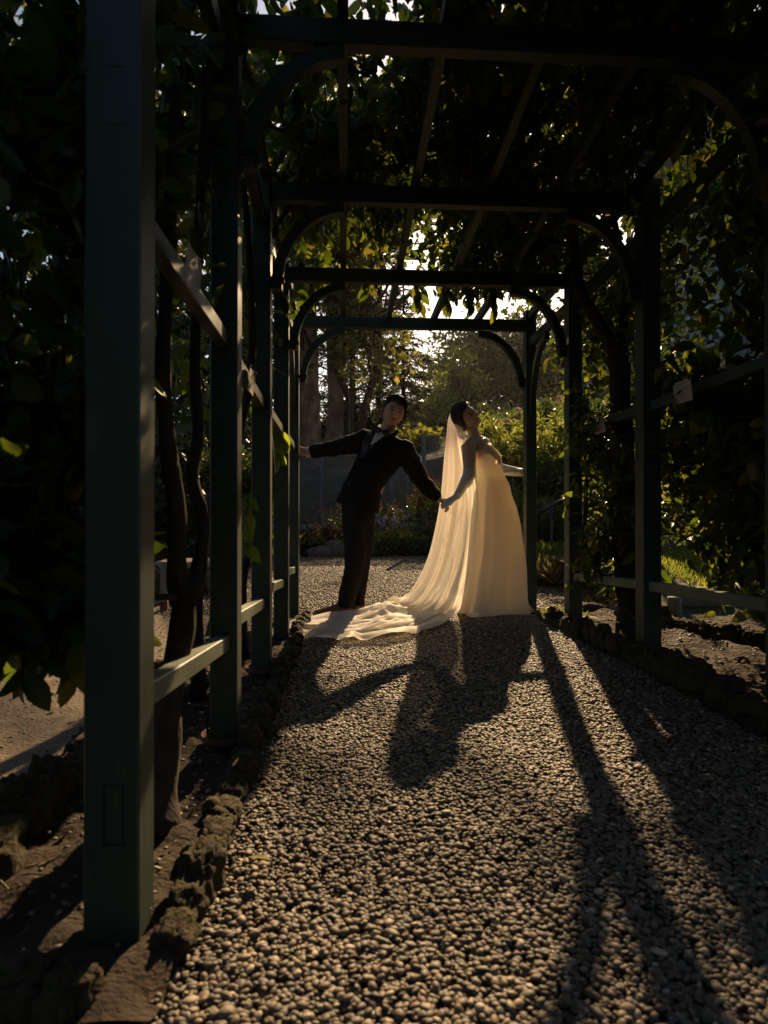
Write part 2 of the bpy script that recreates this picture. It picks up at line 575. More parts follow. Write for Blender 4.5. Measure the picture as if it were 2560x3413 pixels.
def gn_scatter(name, P, ROT, SC, coll):
    me = bpy.data.meshes.new(name)
    me.vertices.add(len(P))
    me.vertices.foreach_set('co', P.astype(np.float32).ravel())
    a = me.attributes.new('rot', 'FLOAT_VECTOR', 'POINT')
    a.data.foreach_set('vector', ROT.astype(np.float32).ravel())
    a = me.attributes.new('sc', 'FLOAT', 'POINT')
    a.data.foreach_set('value', SC.astype(np.float32))
    o = bpy.data.objects.new(name, me)
    COL.objects.link(o)
    ng = bpy.data.node_groups.new(name, 'GeometryNodeTree')
    ng.interface.new_socket('Geometry', in_out='INPUT', socket_type='NodeSocketGeometry')
    ng.interface.new_socket('Geometry', in_out='OUTPUT', socket_type='NodeSocketGeometry')
    gi, go = ng.nodes.new('NodeGroupInput'), ng.nodes.new('NodeGroupOutput')
    ci = ng.nodes.new('GeometryNodeCollectionInfo')
    ci.inputs['Collection'].default_value = coll
    ci.inputs['Separate Children'].default_value = True
    ci.inputs['Reset Children'].default_value = True
    ip = ng.nodes.new('GeometryNodeInstanceOnPoints')
    ip.inputs['Pick Instance'].default_value = True
    na = ng.nodes.new('GeometryNodeInputNamedAttribute'); na.data_type = 'FLOAT_VECTOR'; na.inputs['Name'].default_value = 'rot'
    ns = ng.nodes.new('GeometryNodeInputNamedAttribute'); ns.data_type = 'FLOAT'; ns.inputs['Name'].default_value = 'sc'
    e2r = ng.nodes.new('FunctionNodeEulerToRotation')
    mtp = ng.nodes.new('GeometryNodeMeshToPoints')
    ng.links.new(gi.outputs[0], mtp.inputs['Mesh'])
    ng.links.new(mtp.outputs[0], ip.inputs['Points'])
    ng.links.new(ci.outputs[0], ip.inputs['Instance'])
    ng.links.new(na.outputs['Attribute'], e2r.inputs[0])
    ng.links.new(e2r.outputs[0], ip.inputs['Rotation'])
    ng.links.new(ns.outputs['Attribute'], ip.inputs['Scale'])
    ng.links.new(ip.outputs[0], go.inputs[0])
    md = o.modifiers.new('scatter', 'NODES')
    md.node_group = ng
    return o


def pebbles(name, n, x0, x1, y0, y1, smin, smax, zf, jit=.006, keep=None):
    x, y = rng.uniform(x0, x1, n), rng.uniform(y0, y1, n)
    if keep is not None:
        k = keep(x, y)
        x, y = x[k], y[k]
        n = len(x)
    sc = smin + (smax - smin) * rng.beta(1.6, 3.2, n)
    z = zf(x, y) + sc * .25 + rng.uniform(-jit, jit, n) * .8
    rot = np.stack([rng.normal(0, .24, n), rng.normal(0, .24, n), rng.uniform(0, 6.28, n)], 1)
    o = gn_scatter(name, np.stack([x, y, z], 1), rot, sc, peb_col)
    return tag(o, None, None, None, 'stuff')


o = pebbles('gravel', 130000, -.32, 1.52, .55, 5.2, .0045, .0140, gz)
tag(o, 'loose rounded pebbles covering the path under the pergola', 'gravel')
o = pebbles('gravel', 1100, -.28, 1.45, .6, 5.0, .011, .019, gz)
tag(o, 'larger pebbles scattered among the gravel of the path', 'gravel')
o = pebbles('gravel', 42000, -2.6, 4.0, 5.2, 9.0, .009, .017, lambda x, y: gz(x, y) * (y < 5.6))
tag(o, 'finer sunlit gravel of the clearing beyond the couple', 'gravel')
o = pebbles('gravel', 30000, -3.2, 4.6, 9.0, 12.3, .012, .022, lambda x, y: -.004 + 0 * x)
tag(o, 'far strip of gravel along the front of the flower bed', 'gravel')
o = pebbles('gravel', 16000, -4.0, -.84, 1.2, 6.5, .002, .011, lambda x, y: -.006 + 0 * x, keep=lambda x, y: rng.uniform(0, 1, len(x)) < (.25 + .75 * sstep(3.4, 4.6, y)))
tag(o, 'sparse grit scattered on the packed dirt left of the pergola', 'gravel')
o = pebbles('gravel', 1500, 1.62, 2.8, 1.4, 4.7, .004, .016, lambda x, y: .075 + 0 * x)
tag(o, 'scattered chips on the soil of the right bed', 'gravel')
o = pebbles('gravel', 900, -.78, -.38, 1.15, 5.0, .004, .014, lambda x, y: .02 + 0 * x)
tag(o, 'scattered chips on the dark soil of the left bed', 'gravel')


# ------------------------------------------------------------------ rocks
def rock_mesh(seed, sx, sy, sz, rough=.35, sub=3, flat=True):
    bm = bmesh.new()
    bmesh.ops.create_icosphere(bm, subdivisions=sub, radius=1.0)
    off = Vector((seed * 3.7, seed * 1.3, seed * 2.9))
    for v in bm.verts:
        c = v.co.copy()
        n = noise.noise(c * 1.3 + off) * .9 + noise.noise(c * 3.1 + off) * .55 + (abs(noise.noise(c * 6.0 + off)) - .2) * (.75 if rough > .3 else .2)
        p = c * (1 + rough * n)
        q = Vector((math.copysign(abs(p.x) ** .8, p.x), math.copysign(abs(p.y) ** .8, p.y), math.copysign(abs(p.z) ** .8, p.z)))
        v.co = Vector((q.x * sx, q.y * sy, q.z * sz))
    me = bmmesh('rock', bm)
    me.polygons.foreach_set('use_smooth', [True] * len(me.polygons))
    return me


def edging(label, pts, size, parent_loc, m=None, hvar=.4, name='stone_edging'):
    e = empty(name, parent_loc, label, 'stone edging')
    pts = [Vector(p) for p in pts]
    total = sum((pts[i + 1] - pts[i]).length for i in range(len(pts) - 1))
    d, k = 0.0, 0
    while d < total:
        L = size * random.uniform(.7, 1.35)
        t = d + L * .5
        acc = 0
        for i in range(len(pts) - 1):
            sl = (pts[i + 1] - pts[i]).length
            if acc + sl >= t or i == len(pts) - 2:
                p = pts[i].lerp(pts[i + 1], min(1, (t - acc) / sl))
                ang = math.atan2(pts[i + 1].y - pts[i].y, pts[i + 1].x - pts[i].x)
                break
            acc += sl
        h = size * random.uniform(1 - hvar, 1 + hvar) * .50
        me = rock_mesh(random.uniform(0, 90), L * .60, size * random.uniform(.34, .46), h, .50, 4)
        o = link('stone', me, m or M['stone'], e)
        o.location = (p.x + random.uniform(-.012, .012), p.y, p.z + h * .25)
        o.rotation_euler = (random.uniform(-.2, .2), random.uniform(-.2, .2), ang + random.uniform(-.2, .2))
        d += L
        k += 1
    return e


edging('row of rough mossy stones between the gravel and the left posts', [(-.318, 1.16, -.005), (-.31, 2.2, .0), (-.31, 3.3, 0), (-.30, 4.3, 0), (-.27, 4.75, 0)], .105, (-.31, 1.2, 0))
edging('low row of dark stones in front of the nearest left post', [(-.40, 1.05, .0), (-.7, 1.07, .0), (-1.25, 1.1, -.01)], .10, (-.4, 1.1, 0))
edging('weathered stones along the outer side of the left bed', [(-.80, 1.25, .02), (-.79, 2.0, .02), (-.80, 3.4, .02), (-.8, 4.6, .01)], .15, (-.8, 1.3, 0), hvar=.55)
edging('brown stones holding the right bed beside the gravel', [(1.62, .9, .07), (1.50, 2.0, .07), (1.47, 3.0, .06), (1.46, 3.9, .05), (1.40, 4.35, .03)], .15, (1.47, 3, 0), hvar=.5)
edging('mossy stones along the back of the right bed', [(2.95, 1.6, .08), (2.6, 2.6, .08), (2.25, 3.6, .07), (2.05, 4.5, .05)], .14, (2.4, 3, 0))
bo = link('boulder', rock_mesh(5.5, .115, .09, .075, .12, 3), M['boulder'])
bo.location = atZ(1965, 2112, .03) + Vector((0, .05, .03))
tag(bo, 'smooth pale boulder at the foot of the second right post', 'boulder')
for px, py, s, lab in ((1845, 2062, .085, 'dark knobbly rock left of the second right post at the path corner'), (1898, 2092, .06, 'small round brown rock in front of the second right post'),
                       (1985, 2058, .12, 'broad mossy rock behind the second right post')):
    r_ = link('rock', rock_mesh(px, s, s * .7, s * .6, .4, 3), M['stone'])
    r_.location = atZ(px, py, .0) + Vector((0, s * .5, s * .25))
    tag(r_, lab, 'rock')
for i, (x, y, s) in enumerate(((2.75, 4.75, .24), (3.2, 4.5, .22), (3.65, 4.3, .24))):
    r_ = link('rock', rock_mesh(40 + i, s, s * .55, s * .5, .15, 3), M['boulder'])
    r_.location = (x, y, .12)
    tag(r_, ['long pale rock on the lawn edge nearest the end of the right bed', 'pale middle rock of the row on the lawn edge', 'pale rock at the outer end of the row on the lawn edge'][i], 'rock')

# ================================================================== PERGOLA
perg = empty('pergola', (.55, 3.1, 0), 'long dark green timber pergola arching over the gravel path', 'pergola')
PW = .095
LX0, LX1 = -.455, -.36
RX0, RX1 = 1.475, 1.57
LPX = [(-.482, -.380), (-.452, -.360), (-.453, -.362), (-.448, -.355), (-.447, -.358)]
RPX = [(1.60, 1.70), (1.560, 1.655), (1.520, 1.615), (1.472, 1.562), (1.468, 1.553)]
PY = [1.20, 2.155, 3.115, 4.045, 5.0]
BZ = [2.50, 2.435, 2.365, 2.31, 2.30]
BH = .088


def part(name, bm_or_me, m, parent, smooth=False):
    me = bm_or_me if isinstance(bm_or_me, bpy.types.Mesh) else bmmesh(name, bm_or_me)
    return link(name, me, m, parent, smooth)


def bar_mesh(a, b, wx, wz, bev=.003):
    """rectangular bar between two points, wx across, wz vertical"""
    a, b = Vector(a), Vector(b)
    t = (b - a).normalized()
    s, u = frame_from(t)
    bm = bmesh.new()
    vs_ = []
    for p in (a, b):
        for sx, sz in ((-1, -1), (1, -1), (1, 1), (-1, 1)):
            vs_.append(bm.verts.new(p + s * (sx * wx / 2) + u * (sz * wz / 2)))
    for k in range(4):
        bm.faces.new((vs_[k], vs_[(k + 1) % 4], vs_[4 + (k + 1) % 4], vs_[4 + k]))
    bm.faces.new(vs_[3::-1])
    bm.faces.new(vs_[4:])
    if bev: bmesh.ops.bevel(bm, geom=bm.edges[:], offset=bev, segments=1, affect='EDGES', profile=.5)
    return bmmesh('bar', bm)


for i, y in enumerate(PY):
    for side in (0, 1):
        x0, x1 = LPX[i] if side == 0 else RPX[i]
        bm = box_bm(x0, x1, y, y + PW, -.05, BZ[i] + .16, .004)
        p_ = part('post', bm, M['paint'], perg)
        # through-tenon ends: slightly recessed dark gap round a proud block
        zs = {0: [.245, 1.585], 4: [.33, 1.33]}.get(i, []) if side == 0 else ([.33] if i == 4 else [])
        for z in zs:
            cx = (x0 + x1) / 2 + (.005 if side == 0 else 0)
            h_, w_, t_ = (.056, .016, .0025)
            bm2 = bmesh.new()
            for bx in ((cx - w_ - t_, cx + w_ + t_, z + h_ - t_, z + h_), (cx - w_ - t_, cx + w_ + t_, z - h_, z - h_ + t_),
                       (cx - w_ - t_, cx - w_, z - h_ + t_ + .0005, z + h_ - t_ - .0005), (cx + w_, cx + w_ + t_, z - h_ + t_ + .0005, z + h_ - t_ - .0005)):
                box_bm(bx[0], bx[1], y - .0012, y + .004, bx[2], bx[3], 0, bm2)
            g_ = part('tenon_joint', bm2, M['blackmetal'], p_)
# (children of a post keep world coordinates: the post object itself sits at the parent's origin)
for i, y in enumerate(PY):
    part('crossbeam', box_bm(LPX[i][1] + .001, RPX[i][0] - .001, y + .02, y + .075, BZ[i], BZ[i] + BH, .003), M['paint'], perg)
RAFX = [-.385, -.005, .36, .735, 1.10, 1.50]
for x in RAFX:
    pts = [(x, 1.0, BZ[0] + BH + .04)] + [(x, PY[i] + .045, BZ[i] + BH + .031) for i in range(5)] + [(x, 5.2, BZ[4] + BH + .03)]
    bm = bmesh.new()
    rows = []
    for p in pts:
        rows.append([bm.verts.new((p[0] + sx * .019, p[1], p[2] + sz * .03)) for sx, sz in ((-1, -1), (1, -1), (1, 1), (-1, 1))])
    for a, b in zip(rows[:-1], rows[1:]):
        for k in range(4):
            bm.faces.new((a[k], a[(k + 1) % 4], b[(k + 1) % 4], b[k]))
    bm.faces.new(rows[0][::-1]); bm.faces.new(rows[-1])
    part('rafter', bm, M['paint'], perg)
for i in range(4):
    ya, yb = PY[i] + PW + .001, PY[i + 1] - .001
    for side in (0, 1):
        PX = LPX if side == 0 else RPX
        xc, xd = (sum(PX[i]) / 2, sum(PX[i + 1]) / 2)
        if side == 0:
            zl, zu = (.424, .372), [(1.42, 1.39), (1.375, 1.345), (1.36, 1.34), (1.35, 1.34)][i]
        else:
            zl, zu = [(.47, .465), (.462, .44), (.437, .398), (.40, .38)][i], [(1.40, 1.39), (1.385, 1.355), (1.36, 1.345), (1.345, 1.34)][i]
        if side == 0 or i < 3:
            part('lower_rail', bar_mesh((xc, ya, zl[0]), (xd, yb, zl[1]), .045, .05), M['lit_rail_paint'], perg)
            part('upper_rail', bar_mesh((xc, ya, zu[0]), (xd, yb, zu[1]), .04, .05), M['paint'], perg)
        part('top_rail', bar_mesh((xc, ya, lerp(BZ[i], BZ[i + 1], .1) - .10), (xd, yb, BZ[i + 1] - .10), .045, .07), M['paint'], perg)


def brace_mesh(x_post, x_beam, z_low, z_top, y0, y1, th=.05, axis='x', n=14):
    """curved arch bracket from post (vertical leg) to beam (horizontal leg), bulging to the upper outer corner"""
    bm = bmesh.new()
    rows = []
    for k in range(n + 1):
        a = k / n * math.pi / 2
        ax = x_post + (x_beam - x_post) * (1 - math.cos(a))
        az = z_low + (z_top - z_low) * math.sin(a)
        nx = math.cos(a) * (1 if x_post > x_beam else -1)
        nz = math.sin(a)
        nl = math.hypot(nx, nz)
        ox, oz = nx / nl * th * .5, nz / nl * th * .5
        r = []
        for (sx, yy) in ((-1, y0), (1, y0), (1, y1), (-1, y1)):
            px_, pz_ = ax + ox * sx, az + oz * sx
            if axis == 'x': r.append(bm.verts.new((px_, yy, pz_)))
            else: r.append(bm.verts.new((yy, px_, pz_)))
        rows.append(r)
    for a, b in zip(rows[:-1], rows[1:]):
        for k in range(4):
            bm.faces.new((a[k], a[(k + 1) % 4], b[(k + 1) % 4], b[k]))
    bm.faces.new(rows[0][::-1]); bm.faces.new(rows[-1])
    return bm


for i, y in enumerate(PY):
    part('arch_brace', brace_mesh(LPX[i][1] + .028, LPX[i][1] + .36, BZ[i] - .44, BZ[i] - .028, y + .024, y + .070), M['paint'], perg)
    rx = RPX[i][0]
    part('arch_brace', brace_mesh(rx - .028, rx - .38, BZ[i] - .46, BZ[i] - .028, y + .024, y + .070), M['paint'], perg)
    for xx in (LPX[i][1] + .03, rx - .03):
        part('brace_clamp', box_bm(xx - .034, xx + .034, y + .016, y + .078, BZ[i] - .40, BZ[i] - .385, .002), M['bark'], perg)
for xx in (sum(RPX[4]) / 2, sum(LPX[4]) / 2):
    part('arch_brace', brace_mesh(PY[4] - .026, PY[4] - .40, 1.63, 2.14, xx - .02, xx + .02, axis='y'), M['paint'], perg)

# terracotta saucers below two left posts
def lathe(prof, n=28):
    V, F = [], []
    for (r, z) in prof:
        for k in range(n):
            th = 2 * math.pi * k / n
            V.append((r * math.cos(th), r * math.sin(th), z))
    for i in range(len(prof) - 1):
        for k in range(n):
            k2 = (k + 1) % n
            F.append((i * n + k, i * n + k2, (i + 1) * n + k2, (i + 1) * n + k))
    return V, F


for i, (x, y, r, lab) in enumerate(((-.405, 2.19, .085, 'terracotta saucer round the foot of the second left post'), (-.405, 3.15, .085, 'terracotta saucer round the foot of the third left post'))):
    V, F = lathe([(.001, 0), (r * .85, 0), (r, .012), (r, .03), (r - .008, .03), (r * .82, .012), (.001, .010)])
    o = link('saucer', pymesh('saucer', V, F), M['terracotta'], smooth=False)
    o.location = (x + .0, y + .02, .022)
    tag(o, lab, 'saucer')

# irrigation stake with red cap
st = empty('drip_stake', atZ(692, 2482, .02), 'thin dark irrigation stake with a red cap by the second left post', 'stake')
V, F = tube_geo([(0, 0, -.03), (0, 0, .11)], .004, 6)
o = link('stem', pymesh('stem', V, F), M['blackmetal'], st); o.matrix_parent_inverse = Matrix()
V, F = lathe([(.001, .0), (.010, .0), (.011, .022), (.006, .03), (.001, .03)], 10)
o = link('cap', pymesh('cap', V, F), M['red'], st); o.matrix_parent_inverse = Matrix()

# ------------------------------------------------------------------ plant labels hung on the rails
def sign(label, x, y, z, wd, ht, facing, curl=0.012, tilt=0.0):
    """card in the YZ plane facing +x (facing=1) or -x"""
    e = empty('plant_sign', (x, y, z), label, 'sign', 'plant signs on the pergola rails')
    bm = bmesh.new()
    n, m_ = 6, 8
    g = {}
    for layer in (0, 1):
        for j in range(m_ + 1):
            for i in range(n + 1):
                u, v = i / n - .5, j / m_ - .5
                bend = curl * ((u * 2) ** 2) * (.4 + v)
                g[layer, i, j] = bm.verts.new((facing * (bend + layer * .0015), u * wd, v * ht))
    for j in range(m_):
        for i in range(n):
            bm.faces.new((g[0, i, j], g[0, i + 1, j], g[0, i + 1, j + 1], g[0, i, j + 1]))
            bm.faces.new((g[1, i, j], g[1, i, j + 1], g[1, i + 1, j + 1], g[1, i + 1, j]))
    for i in range(n):
        bm.faces.new((g[0, i, 0], g[1, i, 0], g[1, i + 1, 0], g[0, i + 1, 0]))
        bm.faces.new((g[0, i, m_], g[0, i + 1, m_], g[1, i + 1, m_], g[1, i, m_]))
    for j in range(m_):
        bm.faces.new((g[0, 0, j], g[0, 0, j + 1], g[1, 0, j + 1], g[1, 0, j]))
        bm.faces.new((g[0, n, j], g[1, n, j], g[1, n, j + 1], g[0, n, j + 1]))
    c = link('card', bmmesh('card', bm), M['card'], e)
    c.matrix_parent_inverse = Matrix()
    # rows of small print: a heading, a name, three short lines, a footer
    bm = bmesh.new()
    for (vv, ww, hh) in ((.36, .26, .010), (.10, .52, .022), (-.10, .30, .020), (-.18, .24, .018), (-.26, .20, .018), (-.40, .06, .012)):
        u = -ww / 2
        while u < ww / 2:
            l_ = random.uniform(.03, .07)
            q = min(u + l_, ww / 2)
            bend = lambda uu: curl * ((uu * 2) ** 2) * (.4 + vv) + .0026
            a = [bm.verts.new((facing * bend(uu), uu * wd, (vv + s * hh / 2) * ht)) for uu, s in ((u, -1), (q, -1), (q, 1), (u, 1))]
            bm.faces.new(a)
            u = q + .012
    c2 = link('print', bmmesh('print', bm), M['ink'], e)
    c2.matrix_parent_inverse = Matrix()
    for u in (-.42, .42):
        V, F = lathe([(.001, .006), (.005, .005), (.006, 0)], 8)
        s = link('screw', pymesh('screw', V, F), M['blackmetal'], e)
        s.matrix_parent_inverse = Matrix()
        s.location = (facing * (.004 + curl * .6), u * wd, .44 * ht)
        s.rotation_euler = (0, facing * math.pi / 2, 0)
    if tilt: e.rotation_euler = (tilt, 0, 0)
    return e


sign('large pale card sign on the left rail between the first and second posts', -.378, 1.587, 1.41, .146, .104, 1)
sign('small bright sunlit card sign on the left rail between the second and third posts', -.378, 2.573, 1.345, .147, .10, 1)
sign('cream card sign with printed lines on the right rail beside the second right post', 1.508, 2.71, 1.352, .146, .10, -1)
sign('smaller cream card sign on the right rail in front of the thick trunk', 1.478, 3.55, 1.325, .14, .10, -1, curl=.02)

# ================================================================== FOLIAGE TOOLS
# leaf templates: (verts, tris) along +x, folded along the midrib
def leaf_template(w=.24, fold=.10, droop=.12, fine=True):
    if fine:
        xs = [0, .28, .58, .84, 1.0]
        ws = [0, .9, 1.0, .55, 0]
        V, F = [], []
        for x, ww in zip(xs, ws):
            z = -droop * x * x
            if ww == 0:
                V.append((x, 0, z))
            else:
                V += [(x, -w * ww, z + fold * ww), (x, 0, z), (x, w * ww, z + fold * ww)]
        # 0 base; 1-3; 4-6; 7-9; 10 tip
        F = [(0, 2, 1), (0, 3, 2)]
        for b in (1, 4):
            F += [(b, b + 1, b + 4), (b, b + 4, b + 3), (b + 1, b + 2, b + 5), (b + 1, b + 5, b + 4)]
        F += [(7, 8, 10), (8, 9, 10)]
        return np.array(V, float), np.array(F)
    V = [(0, 0, 0), (.45, -w, fold), (1, 0, -droop), (.45, w, fold)]
    return np.array(V, float), np.array([(0, 2, 1), (0, 3, 2)])


def star_template():
    """five-lobed plane / maple leaf"""
    pts = []
    for k in range(5):
        a = math.radians(-100 + 50 * k)
        pts.append((.45 + .55 * math.cos(a), .55 * math.sin(a)))
        if k < 4:
            a2 = a + math.radians(25)
            pts.append((.45 + .28 * math.cos(a2), .28 * math.sin(a2)))
    V = [(0, 0, 0)] + [(x, y, .12 * abs(y) - .1 * x * x) for x, y in pts]
    F = [(0, i, i + 1) for i in range(1, len(V) - 1)]
    return np.array(V, float), np.array(F)


T_LEAF = leaf_template(.23, .09, .16)
T_NARROW = leaf_template(.11, .04, .18)
T_QUAD = leaf_template(.30, .10, .10, False)
T_THIN = leaf_template(.09, .02, .15, False)
T_STAR = star_template()


def unit(v):
    return v / np.maximum(np.linalg.norm(v, axis=1, keepdims=True), 1e-9)


def leaf_frames(d, nrm):
    d = unit(d)
    s = unit(np.cross(nrm, d))
    n = np.cross(d, s)
    return d, s, n


def sunlit_gap(P):
    """True for leaves that would stand between the sun and the clearing: the crowns are open there"""
    q = P - np.array(SUNDIR)[None, :] * (P[:, 2:3] / SUNDIR.z)
    hit = (q[:, 0] > -3.2) & (q[:, 0] < 2.4) & (q[:, 1] > 1.5) & (q[:, 1] < 7.5 + .6 * np.sin(q[:, 0] * 2.1))
    hit |= (q[:, 0] > -2.5) & (q[:, 0] < 3.0) & (q[:, 1] > 7) & (q[:, 1] < 13.2) & (rng.uniform(0, 1, len(P)) < .72) & (P[:, 1] > 14.5)
    return hit


def leaves_geo(pos, d, nrm, size, tmpl, rnd=None):
    TV, TF = tmpl
    d, s, n = leaf_frames(d, nrm)
    n_l, k = len(pos), len(TV)
    V = pos[:, None, :] + size[:, None, None] * (TV[None, :, 0:1] * d[:, None, :] + TV[None, :, 1:2] * s[:, None, :] + TV[None, :, 2:3] * n[:, None, :])
    F = (TF[None, :, :] + (np.arange(n_l) * k)[:, None, None]).reshape(-1, 3)
    if rnd is None: rnd = rng.uniform(0, 1, n_l)
    return V.reshape(-1, 3), F, np.repeat(rnd, k)


def foliage(name, pos, d, nrm, size, tmpl, m, parent=None, kind='stuff', rnd=None):
    if pos[:, 1].min() > 11.5:
        kp = ~sunlit_gap(pos)
        pos, d, nrm, size = pos[kp], d[kp], nrm[kp], size[kp]
        if rnd is not None: rnd = rnd[kp]
    V, F, a = leaves_geo(pos, d, nrm, size, tmpl, rnd)
    o = link(name, npmesh(name, V, F, a), m, parent)
    if kind: o['kind'] = kind
    return o


def rand_dirs(n, down=.5, bias=None):
    d = rng.normal(0, 1, (n, 3))
    d[:, 2] -= down
    if bias is not None: d += np.asarray(bias)
    return unit(d)


def tubes_mesh(lines, n=6, wob=0.0):
    V, F = [], []
    for pts, rad in lines:
        tube_geo(pts, rad, n, True, verts=V, faces=F, wob=wob)
    return pymesh('branches', V, F)


def fine_leaf(w, fold, droop, curl):
    V, F = [], []
    n = 9
    for i in range(n + 1):
        x = i / n
        ww = w * (math.sin(math.pi * min(1, x * 1.0) ** .82) ** .85) if 0 < i < n else .004
        z = -droop * x * x
        e_ = .012 * math.sin(i * 2.3)
        V += [(x, -ww, z + fold * ww / w + e_), (x, -ww * .5, z + fold * .38 * ww / w), (x, 0, z - .008), (x, ww * .5, z + fold * .38 * ww / w), (x, ww, z + fold * ww / w * (1 - curl) - e_)]
        if i:
            for k in range(4):
                a = (i - 1) * 5 + k
                F += [(a, a + 1, a + 6), (a, a + 6, a + 5)]
    return np.array(V, float), np.array(F)


leaf_kind = []
for k in range(4):     # four shared shapes for the leaves one can pick apart
    V_, F_ = fine_leaf(.21 + .025 * k, .05 + .03 * k, .05 + .10 * k, .35 * k)
    a_ = np.full(len(V_), .15 + .25 * k)
    me_ = npmesh('leaf', V_, F_, a_)
    me_.polygons.foreach_set('use_smooth', [True] * len(me_.polygons))
    me_.materials.append(M['leaf'])
    leaf_kind.append(me_)


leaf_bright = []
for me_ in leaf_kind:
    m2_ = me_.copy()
    m2_.materials.clear(); m2_.materials.append(M['sunlit_leaf'])
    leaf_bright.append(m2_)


def in_view(P, margin=40):
    f, r, u = np.array(cam_f), np.array(cam_r), np.array(cam_u)
    q = P - np.array(CAM)
    z = q @ f
    px = CX + FPX * (q @ r) / np.maximum(z, 1e-3)
    py = CY - FPX * (q @ u) / np.maximum(z, 1e-3)
    return (z > .15) & (px > -margin) & (px < 2560 + margin) & (py > -margin) & (py < 3413 + margin), px, py, z


def single_leaves(parent, pos, d, nrm, size, kinds=None):
    d, s, n = leaf_frames(d, nrm)
    inv = Matrix.Translation(-parent.location)
    for i in range(len(pos)):
        o = bpy.data.objects.new('leaf', (kinds or leaf_kind)[i % 4])
        COL.objects.link(o)
        o.parent = parent
        M4 = Matrix(((d[i][0], s[i][0], n[i][0], pos[i][0]), (d[i][1], s[i][1], n[i][1], pos[i][1]), (d[i][2], s[i][2], n[i][2], pos[i][2]), (0, 0, 0, 1)))
        o.matrix_parent_inverse = inv
        o.matrix_basis = M4 @ Matrix.Scale(float(size[i]), 4)


def wander(p0, p1, n, amp, sag=0.0):
    p0, p1 = Vector(p0), Vector(p1)
    out = []
    ph = [random.uniform(0, 6.28) for _ in range(6)]
    for i in range(n + 1):
        t = i / n
        e = math.sin(math.pi * t) ** .7 if 0 < t < 1 else 0
        o = Vector((math.sin(t * 7 + ph[0]) + .5 * math.sin(t * 15 + ph[1]), math.sin(t * 6 + ph[2]) + .5 * math.sin(t * 13 + ph[3]), math.sin(t * 8 + ph[4]) + .5 * math.sin(t * 17 + ph[5]))) * amp * e
        out.append(p0.lerp(p1, t) + o + Vector((0, 0, -sag * e)))
    return out


def open_zone(P):
    """where nothing of a crown grows: the walkway, the face of the nearest post, the clear stems at trunk height"""
    x, y, z = P[:, 0], P[:, 1], P[:, 2]
    o = np.linalg.norm(P - np.array(CAM), axis=1) < .55
    o |= (x > -.33) & (x < 1.42) & (z < np.interp(y, [2.0, 2.4, 3.0, 3.4, 4.6, 5.2], [2.64, 2.57, 2.52, 2.45, 2.41, 2.36])) & (y > .9)
    o |= (x > -.60) & (x < -.3) & (y < 1.34) & (z < 2.5)
    o |= (x < -.3) & (y < 2.3) & (z < .80 - .225 * y + .03 * np.sin(x * 31))
    o |= (x > -.52) & (x < -.3) & (z < 2.58) & (y > 1.2) & (y < 4.5) & (np.sin(x * 97 + y * 61 + z * 83) < .82)
    o |= (x > 1.35) & (x / y > .535) & (x / y < .665) & ((z - .8) / y > .25) & ((z - .8) / y < .46) & (np.sin(x * 97 + y * 61 + z * 83) < .35)
    o |= (x > -.335 * y) & (x < -.3) & (y > 1.2) & (y < 2.9) & (z < 1.4 + .2 * np.sin(y * 9))
    return o


